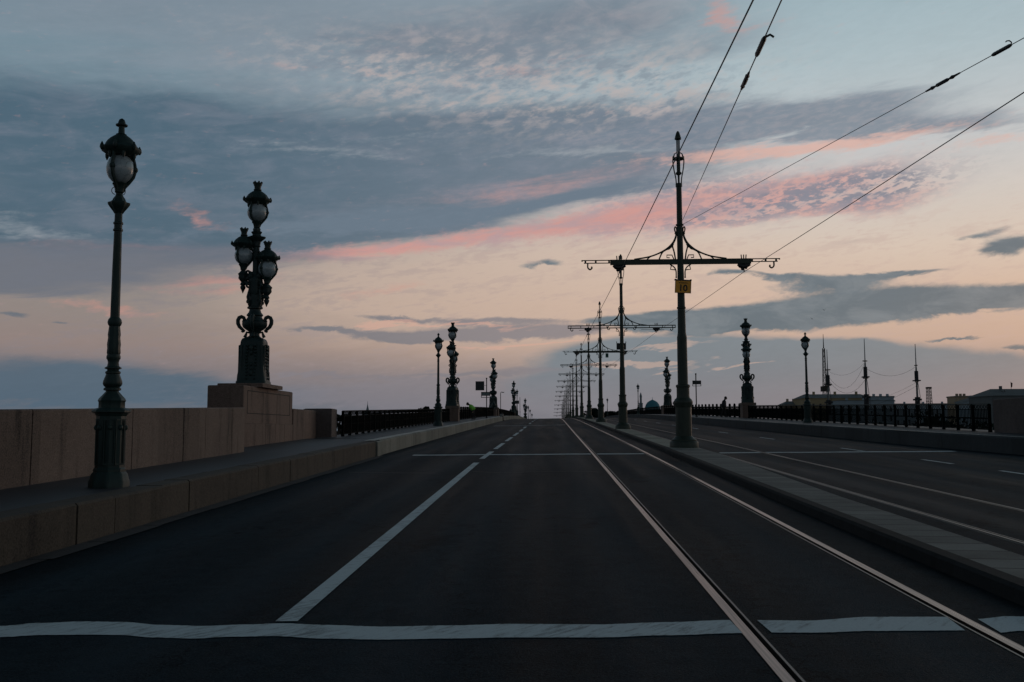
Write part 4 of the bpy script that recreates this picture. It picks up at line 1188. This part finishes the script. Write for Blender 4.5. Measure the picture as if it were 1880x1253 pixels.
# ------------------------------------------------------------------ road signs, posts, drum
def sign_post(x, y, side, h, label):
    z = (walk_l if side < 0 else walk_r)(y)
    r = empty('sign_post', (x, y, z), label, 'sign')
    m = MB(); m.tube([(0, 0, -.05), (0, 0, h)], .05, 10); m.sphere((0, 0, h), .08, 8, 6); m.lathe([(.12, 0), (.12, .05), (.06, .1)], 12); m.build('post', M['rail_iron'], r)
    return r
r = sign_post(-6.42, 96, -1, 4.0, 'road sign post with square board and rectangular box on the left pavement')
m = MB(); m.cbox(-1.12, -.24, -.02, .03, 2.8, 3.72, .01); m.box(-.24, 0, -.01, .02, 3.28, 3.31); m.build('square_board', M['signback'], r, smooth=0)
m = MB()
for a in ((-.55, .38, 2.58, 2.64), (-.55, .38, 2.06, 2.12), (-.55, -.49, 2.06, 2.64), (.32, .38, 2.06, 2.64)): m.box(a[0], a[1], -.09, -.04, a[2], a[3])
m.box(-.5, .34, -.085, -.05, 2.25, 2.6); f_ = m.build('frame', M['signback'], r, smooth=0)
m = MB(); m.box(-.47, .3, -.094, -.088, 2.3, 2.55); m.build('face', M['signlight'], f_, smooth=0)
r = sign_post(13.35, 88, 1, 3.9, 'post with rectangular box sign on the right pavement beside the tallest tram pole')
m = MB()
m.box(-.33, .45, -.08, -.04, 2.95, 3.3); 
for a in ((-.33, .45, 2.78, 2.82), (-.33, -.28, 2.78, 3.3), (.41, .46, 2.78, 3.3)): m.box(a[0], a[1], -.09, -.03, a[2], a[3])
m.build('box', M['signback'], r, smooth=0)
r = empty('box_sign', (-6.7, 191.6, walk_l(191.6) + 2.6), 'tiny dark box sign on the far left lamp', 'sign')
m = MB(); m.cbox(-.45, .42, -.1, .05, 0, .65, .01); m.build('box', M['signback'], r, smooth=0)
m = MB(); m.tube([(0, .05, .3), (0, .35, .3)], .03, 6); m.build('bracket', M['black'], r)
def thin_post(x, y, h, label, hooked):
    z = walk_l(y); r = empty('thin_lamp_post' if hooked else 'metal_post', (x, y, z), label, 'post')
    m = MB(); m.tube([(0, 0, -.05), (0, 0, h)] + ([(.08, 0, h + .15), (.25, 0, h + .15)] if hooked else []), .05, 8); m.build('pole', M['rail_iron'], r)
    m = MB()
    if hooked: m.box(.2, .52, -.08, .08, h + .06, h + .16)
    else: m.box(-.08, .1, -.08, .08, 1.1, 1.3)
    m.build('lamp_head' if hooked else 'box', M['signback'], r, smooth=0)
thin_post(-7.2, 138, 3.3, 'thin modern hooked lamp post on the left behind the dark barrel', True)
thin_post(-6.6, 207, 4.4, 'thin plain metal post on the far left right of the box sign', False)
M['drum_dark'] = material('barrel_dark', flatcol((.03, .022, .018)), .6)
M['drum_band'] = material('barrel_band', flatcol((.35, .34, .32)), .5)
q = hit(921, 773)
r = empty('traffic_barrel', (q.x, q.y, road(q.x, q.y)), 'dark traffic barrel with a pale band standing at the left kerb', 'barrel')
m = MB(); m.box(-.36, .36, -.36, .36, 0, .06); m.build('foot', M['signdark'], r, smooth=0)
m = MB(); m.lathe([(.25, .06), (.25, .3), (.23, .32), (.23, .58), (.21, .6), (.21, .82), (.17, .84), (.1, .88)], 18); b_ = m.build('drum', M['drum_dark'], r)
m = MB(); m.lathe([(.235, .63), (.235, .76)], 18); m.build('band', M['drum_band'], b_)

# ------------------------------------------------------------------ people
def skin_mesh(name, V, E, R, mat, parent, sub=1):
    me = bpy.data.meshes.new(name); me.from_pydata(V, E, []); me.update()
    o = bpy.data.objects.new(name, me); COL.objects.link(o); o.parent = parent
    sk = o.modifiers.new('s', 'SKIN'); sk.use_smooth_shade = True
    for i, rr in enumerate(R): me.skin_vertices[0].data[i].radius = (rr, rr) if not isinstance(rr, tuple) else rr
    me.skin_vertices[0].data[0].use_root = True
    ss = o.modifiers.new('u', 'SUBSURF'); ss.levels = sub; ss.render_levels = sub
    dg = bpy.context.evaluated_depsgraph_get(); m2 = bpy.data.meshes.new_from_object(o.evaluated_get(dg))
    o.modifiers.clear(); o.data = m2; m2.materials.clear(); m2.materials.append(mat)
    for p in m2.polygons: p.use_smooth = True
    return o
M['skin'] = material('skin', flatcol((.3, .19, .14)), .6)
M['navy'] = material('dark_coat', flatcol((.014, .014, .022)), .85)
M['trouser'] = material('dark_trousers', flatcol((.012, .012, .014)), .85)
M['hivis'] = material('green_vest', flatcol((.2, .62, .06)), .7)
M['hair'] = material('dark_hair', flatcol((.012, .01, .009)), .7)
def person(loc, rz, label, lean, top, head_tilt, step):
    root = empty('person', loc, label, 'person', None, rz)
    sl_, cl_ = math.sin(lean), math.cos(lean)
    hip = Vector((0, 0, .9))
    def up(d, fwd=0, side=0): return Vector((side, -(d * sl_ + fwd * cl_), .9 + d * cl_ - fwd * sl_))
    V = [hip, up(.2), up(.42), up(.53), up(.60, .02), up(.72, .05 + head_tilt)]      # faces -y
    E = [(0, 1), (1, 2), (2, 3), (3, 4), (4, 5)]
    R = [(.17, .14), (.17, .14), (.2, .14), (.12, .1), (.07, .07), (.09, .1)]
    def limb(start, pts, rs):
        p = start
        for q, r_ in zip(pts, rs): V.append(q); E.append((p, len(V) - 1)); R.append(r_); p = len(V) - 1
    for s in (-1, 1):
        st = step * s
        limb(0, [Vector((s * .1, -.02, .86)), Vector((s * .11, -st * .5 - .03, .48)), Vector((s * .11, -st + .04, .09)), Vector((s * .12, -st - .14, .045))], [.09, .065, .05, .045])
        limb(2, [up(.47, 0, s * .19), up(.2, .04, s * .25), up(.0, .14, s * .22), up(-.08, .2, s * .2)], [.065, .052, .042, .035])
    body = skin_mesh('body', V, E, R, M['trouser'], root)
    # coat over the trunk and sleeves
    cv = [up(-.08), up(.1), up(.3), up(.45), up(.53)]; ce = [(0, 1), (1, 2), (2, 3), (3, 4)]; cr = [(.235, .22), (.225, .22), (.235, .22), (.225, .18), (.1, .1)]
    for s in (-1, 1):
        b = len(cv); cv += [up(.47, 0, s * .19), up(.2, .04, s * .25), up(.02, .13, s * .225)]; ce += [(3, b), (b, b + 1), (b + 1, b + 2)]; cr += [.11, .09, .07]
    skin_mesh('jacket', cv, ce, cr, top, root)
    h = up(.735, .06 + head_tilt)
    m = MB(); m.sphere(h, .108, 14, 10, .9, 1.05, 1.18); m.sphere(h + Vector((0, -.105, -.02)), .022, 6, 5)
    for s in (-1, 1): m.sphere(h + Vector((s * .09, 0, -.01)), .025, 6, 5, .5, 1, 1.3)
    m.build('head', M['skin'], root)
    m = MB(); m.sphere(h + Vector((0, .018, .03)), .122, 14, 10, .93, 1.0, 1.05); m.build('hair', M['hair'], root)
    m = MB()
    for s in (-1, 1):
        c = up(-.09, .21, s * .2)
        m.sphere(c, .045, 8, 6, .5, .9, 1.1)
        for k in range(4): m.tube([c + Vector((0, .03 - .02 * k, -.03)), c + Vector((-s * .012, .025 - .021 * k, -.075)), c + Vector((-s * .03, .02 - .02 * k, -.098 + .006 * abs(k - 1)))], [.011, .01, .008], 6)
        m.tube([c + Vector((0, -.03, 0)), c + Vector((-s * .02, -.055, -.035)), c + Vector((-s * .03, -.06, -.06))], [.012, .011, .009], 6)
    m.build('hands', M['skin'], root)
    return root
person((14.55, 81, walk_r(81)), math.radians(70), 'person in dark coat walking head bowed by the right railing', .16, M['navy'], .03, .2)
person((-6.75, 84, walk_l(84)), math.radians(-82), 'person in bright green vest bending over on the left pavement', .75, M['hivis'], .02, .1)

# ------------------------------------------------------------------ river, banks, trees, skyline
def sheet(name, x0, x1, y0, y1, z, mt):
    m = MB(); m.add([(x0, y0, z), (x1, y0, z), (x1, y1, z), (x0, y1, z)], [(0, 1, 2, 3)]); return struct(m.build(name, mt, smooth=0))
WZ, LZ = -9.5, -6.5
sheet('river', -9000, 9000, -3000, 14000, WZ, M['water'])
def land(name, x0, x1, y0, y1, z=LZ):
    m = MB(); m.box(x0, x1, y0, y1, WZ - 2, z); return struct(m.build(name, M['land'], smooth=0))
land('near_bank', -400, 400, -300, 33, -2.2)
land('near_bank', 16.5, 220, 33.05, 78, -4.0)
land('far_bank', -3000, 3000, 470, 4500)

def make_tree(loc, h, rad, nleaf, ls, label, group, seed):
    rnd = random.Random(seed); root = empty('tree', loc, label, 'tree', group)
    m = MB(); m.tube([(0, 0, 0), (.1, 0, h * .25), (.05, .1, h * .5), (0, 0, h * .75)], [.035 * h, .026 * h, .018 * h, .006 * h], 8)
    cl = []
    for k in range(16):
        a = rnd.uniform(0, 2 * PI); t = rnd.uniform(.25, .95); rr = rad * (.35 + .75 * math.sin(PI * min(1, t * .9 + .1))) * rnd.uniform(.3, .8)
        c = Vector((rr * math.cos(a), rr * math.sin(a), h * t)); cl.append((c, rad * rnd.uniform(.28, .5)))
        m.tube([(0, 0, h * t * .6), c * .6 + Vector((0, 0, h * t * .3)), c], [.01 * h, .006 * h, .003 * h], 5)
    m.build('trunk', M['bark'], root)
    lf = MB()
    for i in range(nleaf):
        c, r_ = cl[rnd.randrange(len(cl))]
        d = Vector((rnd.gauss(0, 1), rnd.gauss(0, 1), rnd.gauss(0, .8))).normalized() * r_ * rnd.uniform(.5, 1.08) 
        p = c + d; n = Vector((rnd.gauss(0, 1), rnd.gauss(0, 1), rnd.gauss(0, 1))).normalized(); t = n.orthogonal().normalized(); b = n.cross(t); s = ls * rnd.uniform(.6, 1.4)
        lf.add([p + t * s, p + b * s * .6, p - t * s, p - b * s * .6], [(0, 1, 2, 3)])
    lf.build('crown', M['leaf'], root, smooth=0)
    return root
def ground_at(px, dist):            # point on a bearing at a given distance along Y
    p = at_y(px, 780, dist); return p.x
T1 = make_tree((ground_at(780, 480), 480, LZ), 20.2, 4.2, 2600, .45, 'dark round tree rising above the left railing left of a single lamp', None, 3)
gl = 'dark trees on the far bank'
k = 0
for px, hh in [(560, 15), (590, 17), (622, 16.5), (640, 17), (660, 16), (683, 17), (705, 16), (728, 15), (750, 15.5), (772, 15), (795, 15.5), (815, 15), (850, 16), (868, 15.5), (890, 15)]:
    d = 495 + 25 * math.sin(k * 2.3); k += 1
    c = clone(T1, (ground_at(px, d), d, LZ), k * 1.3, 'one of the dark trees on the far bank seen through the left railing', gl); c.scale = (1.9, 1.9, hh / 20.2)
for px, hh, d in [(1085, 21, 560), (1096, 19, 570), (1126, 19, 560), (1140, 20, 580), (1158, 19, 560), (1215, 20, 560), (1245, 19, 575), (1290, 19, 565), (1335, 20, 575)]:
    k += 1
    c = clone(T1, (ground_at(px, d), d, LZ), k * 1.3, 'one of the dark trees at the far right end of the bridge', 'dark trees beyond the right railing'); c.scale = (2.0, 2.0, hh / 20.2)
T2 = None
for px, d, hh in [(1500, 66, 5.6), (1560, 62, 6.0), (1625, 64, 6.2), (1700, 58, 6.8), (1740, 62, 6.6), (1765, 70, 6.4), (1800, 60, 6.2)]:
    x = ground_at(px, d)
    lb = 'one of the dark bushy trees just beyond the right railing'
    if T2 is None: T2 = make_tree((x, d, -4.0), 6.5, 2.2, 2600, .16, lb, 'bushy trees beyond the right railing', 9)
    else:
        c = clone(T2, (x, d, -4.0), px * .7, lb, 'bushy trees beyond the right railing'); c.scale = (1, 1, hh / 6.5)

# buildings
def facade(g, b, p, col):
    n1 = g.noise(p, .15, 3, .6)
    g.put(b.inputs['Base Color'], g.mix(n1, tuple(v * .75 for v in col), tuple(v * 1.2 for v in col)))
def fmat(n, c): return material(n, lambda g, b, p: facade(g, b, p, c), .85)
M['ochre'] = fmat('ochre_plaster', (.36, .28, .16)); M['bluegrey'] = fmat('blue_grey_plaster', (.3, .37, .41)); M['roof'] = fmat('grey_green_roof', (.12, .135, .135)); M['sand'] = fmat('sand_plaster', (.36, .28, .19))
M['win'] = material('window_glass', lambda g, b, p: g.put(b.inputs['Base Color'], (.03, .035, .04, 1)), .2)
def building(px0, px1, ytop, dist, depth, wall, label, roof=None, floors=4, pitch=0, wn=None):
    a = at_y(px0, ytop, dist); b = at_y(px1, ytop, dist); W = b.x - a.x; H = (a.z + b.z) / 2 - LZ
    r = empty('building', ((a.x + b.x) / 2, dist, LZ), label, 'building')
    m = MB(); m.box(-W / 2, W / 2, 0, depth, 0, H - .4); m.box(-W / 2 - .5, W / 2 + .5, -.5, depth + .5, H - .9, H - .45); m.build('wall', wall, r, smooth=0)
    m = MB()
    if pitch: m.add([(-W/2 - .8, -.8, H - .4), (W/2 + .8, -.8, H - .4), (W/2 + .8, depth + .8, H - .4), (-W/2 - .8, depth + .8, H - .4), (-W/2 + pitch * 1.6, depth / 2, H + pitch), (W/2 - pitch * 1.6, depth / 2, H + pitch)], [(0, 1, 5, 4), (1, 2, 5), (2, 3, 4, 5), (3, 0, 4), (3, 2, 1, 0)])
    else: m.box(-W / 2 - .3, W / 2 + .3, -.3, depth + .3, H - .4, H)
    rf = m.build('roof', roof or M['roof'], r, smooth=0)
    m = MB()
    for q in range(3):
        x = W * (q - 1) * .31 + 1.3; m.box(x - .7, x + .7, depth * .4, depth * .4 + 1.2, H - .3, H + pitch + 1.6)
    m.build('chimney', wall, rf, smooth=0)
    n = wn or max(3, int(W / 4.2)); m = MB(); fl = (H - 2.4) / floors
    for f in range(floors):
        for i in range(n):
            x = -W / 2 + W * (i + .5) / n; z = 1.2 + f * fl
            m.box(x - .65, x + .65, -.03, .05, z, z + fl * .58)
    m.build('window_rows', M['win'], r, smooth=0)
    return r
building(1474, 1602, 730, 620, 24, M['ochre'], 'long ochre building with low roof behind the right lamp and first mast', pitch=2.5)
building(1540, 1642, 735, 590, 22, M['bluegrey'], 'long blue grey building in front of the ochre one, right of the first mast', floors=4)
building(1600, 1641, 727.5, 612, 18, M['bluegrey'], 'taller blue grey block with flat roof between the second and third masts', floors=3, wn=5)
building(1643, 1756, 741, 800, 20, M['bluegrey'], 'low pale blue roofline behind the third mast', floors=3)
building(1757, 1779, 727, 640, 16, M['sand'], 'small sand coloured block right of the third mast', floors=4)
building(1781, 1835, 736, 610, 22, M['bluegrey'], 'low grey building right of the sand coloured block', floors=3, pitch=2)
building(1820, 1990, 725, 560, 30, M['roof'], 'dark slate roofed building at the right edge with a flag', pitch=4, floors=4)
building(1440, 1476, 742, 640, 16, M['sand'], 'low far house left of the ochre building', pitch=2, floors=3)
# flag
q = at_y(1857, 726, 575); r = empty('flagpole', (q.x, 575, q.z - 2), 'thin flagpole with a small dark flag on the slate roofed building', 'flag')
m = MB(); m.tube([(0, 0, 0), (0, 0, 10)], .12, 6); m.build('pole', M['bark'], r)
m = MB(); m.prism([(0, 9.6), (1.0, 9.2), (.7, 7.0), (0, 6.3)], -.04, .04); m.build('flag', fmat('dark_red_cloth', (.1, .025, .025)), r, smooth=0)
q = at_y(1842, 726, 568); r = empty('roof_statue', (q.x, 568, q.z - 1.5), 'dark sculpture group on the slate roof left of the flag', 'statue')
m = MB(); m.box(-3, 3, -1.5, 1.5, 0, 1.6)
for x, h, s in ((-2, 3.0, .8), (-.6, 4.0, 1.0), (.9, 4.8, 1.0), (2.1, 3.2, .9)):
    m.lathe([(s, 1.5), (s * .75, 2.0), (s * .85, h * .6), (s * .45, h * .8), (s * .5, h * .92), (s * .1, h + .3)], 8, (x, 0, 0), leafy(3, .12))
m.build('figures', M['roof'], r, smooth=0)
# mosque: turquoise dome, minaret
M['dome'] = fmat('turquoise_tile', (.05, .2, .25)); M['mstone'] = fmat('grey_granite_far', (.2, .24, .26))
D = 820; c = at_y(1198, 751, D); s = D / F
r = empty('mosque', (c.x, D, LZ), 'mosque with turquoise ribbed dome and slim minaret beyond the right railing', 'mosque')
zb = c.z - LZ; R_ = 13.4 * s
m = MB(); m.lathe([(R_ * 1.0, zb - 1), (R_ * 1.04, zb), (R_ * .99, zb + R_ * .3), (R_ * .87, zb + R_ * .62), (R_ * .66, zb + R_ * .9), (R_ * .38, zb + R_ * 1.09), (R_ * .12, zb + R_ * 1.2), (R_ * .03, zb + R_ * 1.27), (R_ * .015, zb + R_ * 1.6)], 48, shape=leafy(24, .012)); m.build('dome', M['dome'], r)
m = MB(); m.lathe([(R_ * .93, 0), (R_ * .93, zb - .8), (R_ * .98, zb - .6)], 24); m.box(-R_ * 1.7, R_ * 1.7, -R_, R_ * 1.4, 0, zb - R_ * .35); m.build('wall', M['mstone'], r, smooth=0)
m = MB(); x = -21 * s; w = 3.4 * s
m.lathe([(w, 0), (w, zb + 9 * s), (w * 1.12, zb + 9.5 * s), (w * 1.12, zb + 10.5 * s), (w * .6, zb + 11 * s), (w * .55, zb + 21 * s), (w * .7, zb + 21.5 * s), (w * .62, zb + 24 * s), (w * .3, zb + 28 * s), (w * .05, zb + 30 * s)], 16, (x, 0, 0)); m.build('minaret', M['mstone'], r)
# tall lattice mast and small tower
def lattice(px, ytop, dist, w0, w1, label):
    p = at_y(px, ytop, dist); H = p.z - LZ; r = empty('lattice_tower', (p.x, dist, LZ), label, 'tower')
    m = MB(); n = 16
    L = lambda t: w0 + (w1 - w0) * t ** .7
    for sx in (-1, 1):
        for sy in (-1, 1):
            m.tube([(sx * L(i / n), sy * L(i / n), H * i / n) for i in range(n + 1)], w0 * .09, 5)
    for i in range(n):
        a, b = L(i / n), L((i + 1) / n); z0, z1 = H * i / n, H * (i + 1) / n
        for sy in (-1, 1):
            m.tube([(-a, sy * a, z0), (b, sy * b, z1)], w0 * .05, 4); m.tube([(a, sy * a, z0), (-b, sy * b, z1)], w0 * .05, 4); m.tube([(-a, sy * a, z0), (a, sy * a, z0)], w0 * .05, 4)
    m.build('lattice', M['bark'], r); return r, H
r, H = lattice(1512, 640, 1400, 4.6, 1.3, 'tall lattice television mast just left of the first ship mast')
m = MB(); m.tube([(0, 0, H), (0, 0, H + 21)], [.8, .3], 6); m.build('antenna', M['bark'], r)
m = MB(); m.box(-5, 5, -5, 5, H * .5, H * .56); m.build('platform', M['bark'], r, smooth=0)
r, H = lattice(1705, 714, 700, 2.6, 1.2, 'small lattice tower right of the third ship mast')
m = MB(); m.box(-1.6, 1.6, -1.6, 1.6, H, H + 1.2); m.build('platform', M['bark'], r, smooth=0)
# distant spire on the left
p = at_y(675, 737, 900); r = empty('distant_spire', (p.x, 900, LZ), 'thin distant spire above the left iron railing', 'spire')
m = MB(); H = p.z - LZ; m.box(-3, 3, -3, 3, 0, H - 9); m.build('tower', M['mstone'], r, smooth=0)
m = MB(); m.lathe([(1.6, H - 9), (.8, H - 6), (.25, H - 3), (.1, H)], 8); m.build('spire', M['mstone'], r)
# three-masted ship
D = 380; s = D / F
c = at_y(1597, 800, D)
ship = empty('sailing_ship', (c.x, D, WZ), 'three-masted sailing ship with bare masts and rigging beyond the right railing', 'ship')
M['hull'] = fmat('dark_hull', (.03, .035, .035)); M['mast'] = fmat('pale_mast_wood', (.26, .27, .26)); M['mastdark'] = fmat('dark_mast_top', (.03, .032, .035))
m = MB(); Ls = 23; sec = []
n = 16
for i in range(n + 1):
    t = i / n; x = -Ls + 2 * Ls * t; w = 4.2 * (1 - abs(2 * t - 1) ** 3.2) + .15; sh = 1.0 * (2 * t - 1) ** 2
    sec += [(x, -w, 4.2 + sh), (x, -w * .92, 1.6), (x, -w * .4, -.4), (x, w * .4, -.4), (x, w * .92, 1.6), (x, w, 4.2 + sh)]
m.add(sec, [(i*6+q, i*6+(q+1) % 6, i*6+6+(q+1) % 6, i*6+6+q) for i in range(n) for q in range(6)]); m.build('hull', M['hull'], ship)
tops = []
for px, yt, tilt in ((1518, 642, 0), (1586.5, 622, 0), (1680, 632, 0)):
    q = at_y(px, yt, D); X = q.x - c.x; H = q.z - WZ; tops.append((X, H))
    m = MB(); m.tube([(X, 0, 3), (X, 0, H * .50)], [.62, .55], 8); m.tube([(X, -.05, H * .47), (X, -.05, H * .79)], [.4, .3], 8); m.tube([(X, 0, H * .76), (X, 0, H)], [.24, .12], 6)
    ms_ = m.build('mast', M['mast'], ship)
    m = MB(); m.box(X - 1.2, X + 1.2, -1.2, 1.2, H * .67, H * .68); m.tube([(X, 0, H * .68), (X, 0, H * .76)], .72, 8); m.box(X - 1.3, X + 1.3, -1.2, 1.2, H * .5, H * .515); m.tube([(X, 0, H * .4), (X, 0, H * .53)], .95, 8); m.build('top', M['mastdark'], ms_, smooth=0)
    for f, l in ((.665, 3.4), (.81, 2.9), (.5, 2.4)):
        m = MB(); a = math.radians(55); m.tube([(X - l * math.cos(a) * 1.6, -l * math.sin(a) * 2.4, H * f - .4), (X, 0, H * f), (X + l * math.cos(a) * 1.6, l * math.sin(a) * 2.4, H * f + .4)], [.2, .3, .2], 6); m.build('yard', M['mastdark'], ms_)
m = MB()
def sagl(a, b, sag, r_=.055):
    a, b = Vector(a), Vector(b); m.tube([a.lerp(b, i / 10) - Vector((0, 0, sag * 4 * (i / 10) * (1 - i / 10))) for i in range(11)], r_, 4)
A, B_, C_ = tops
sagl((A[0], 0, A[1] * .72), (B_[0], 0, B_[1] * .66), 5.5); sagl((A[0], 0, A[1] * .8), (B_[0], 0, B_[1] * .80), 3.2, .04); sagl((A[0], 0, A[1] * .76), (B_[0], 0, B_[1] * .8), 7.5, .05)
sagl((B_[0], 0, B_[1] * .75), (C_[0], 0, C_[1] * .80), 3.4); sagl((B_[0], 0, B_[1] * .46), (C_[0], 0, C_[1] * .66), .8, .04); sagl((B_[0], 0, B_[1] * .42), (C_[0], 0, C_[1] * .63), .8, .05)
for X, H in tops:
    for sx in (-2.2, -1.6, 1.6, 2.2):
        for sy in (-1,): m.tube([(X + sx, sy * 4, 4.5), (X + sx * .12, 0, H * .7)], .06, 4); m.tube([(X + sx * .3, 0, H * .66), (X, 0, H * .86)], .05, 4)
m.build('rigging', M['mastdark'], ship)
# birds
for px, py, lb in ((1491, 586, 'tiny lower dark bird flying above the right lamp'), (1513, 570, 'tiny upper dark bird flying above the right lamp')):
    p = at_y(px, py, 190); r = empty('bird', p, lb, 'bird', 'two birds in flight')
    m = MB(); m.tube([(0, -.2, 0), (0, -.1, .01), (0, .05, 0), (0, .22, 0)], [.02, .06, .06, .015], 8)
    for s in (-1, 1): m.add([(0, -.08, .03), (s * .2, -.1, .2), (s * .32, .04, .3), (s * .18, .06, .18), (0, .08, .03), (s * .2, -.1, .185), (s * .18, .06, .165)], [(0, 1, 3, 4), (1, 2, 3), (0, 4, 6, 5), (5, 6, 2)])
    m.build('body', M['black'], r)

# ------------------------------------------------------------------ camera and render settings
cam = bpy.data.cameras.new('camera'); co = bpy.data.objects.new('camera', cam); COL.objects.link(co)
cam.sensor_width = 36; cam.lens = F / 1880 * 36; cam.clip_start = .05; cam.clip_end = 30000
mw = Matrix((RT, UP, -FW)).transposed().to_4x4(); mw.translation = EYE
co.matrix_world = mw
SC.camera = co
SC.render.resolution_x = 1024; SC.render.resolution_y = 682
SC.view_settings.view_transform = 'Standard'; SC.view_settings.look = 'None'; SC.view_settings.exposure = 0; SC.view_settings.gamma = 1
SC.cycles.use_adaptive_sampling = True; SC.cycles.adaptive_threshold = .012
SC.cycles.use_denoising = True
SC.cycles.max_bounces = 6; SC.cycles.sample_clamp_indirect = 4
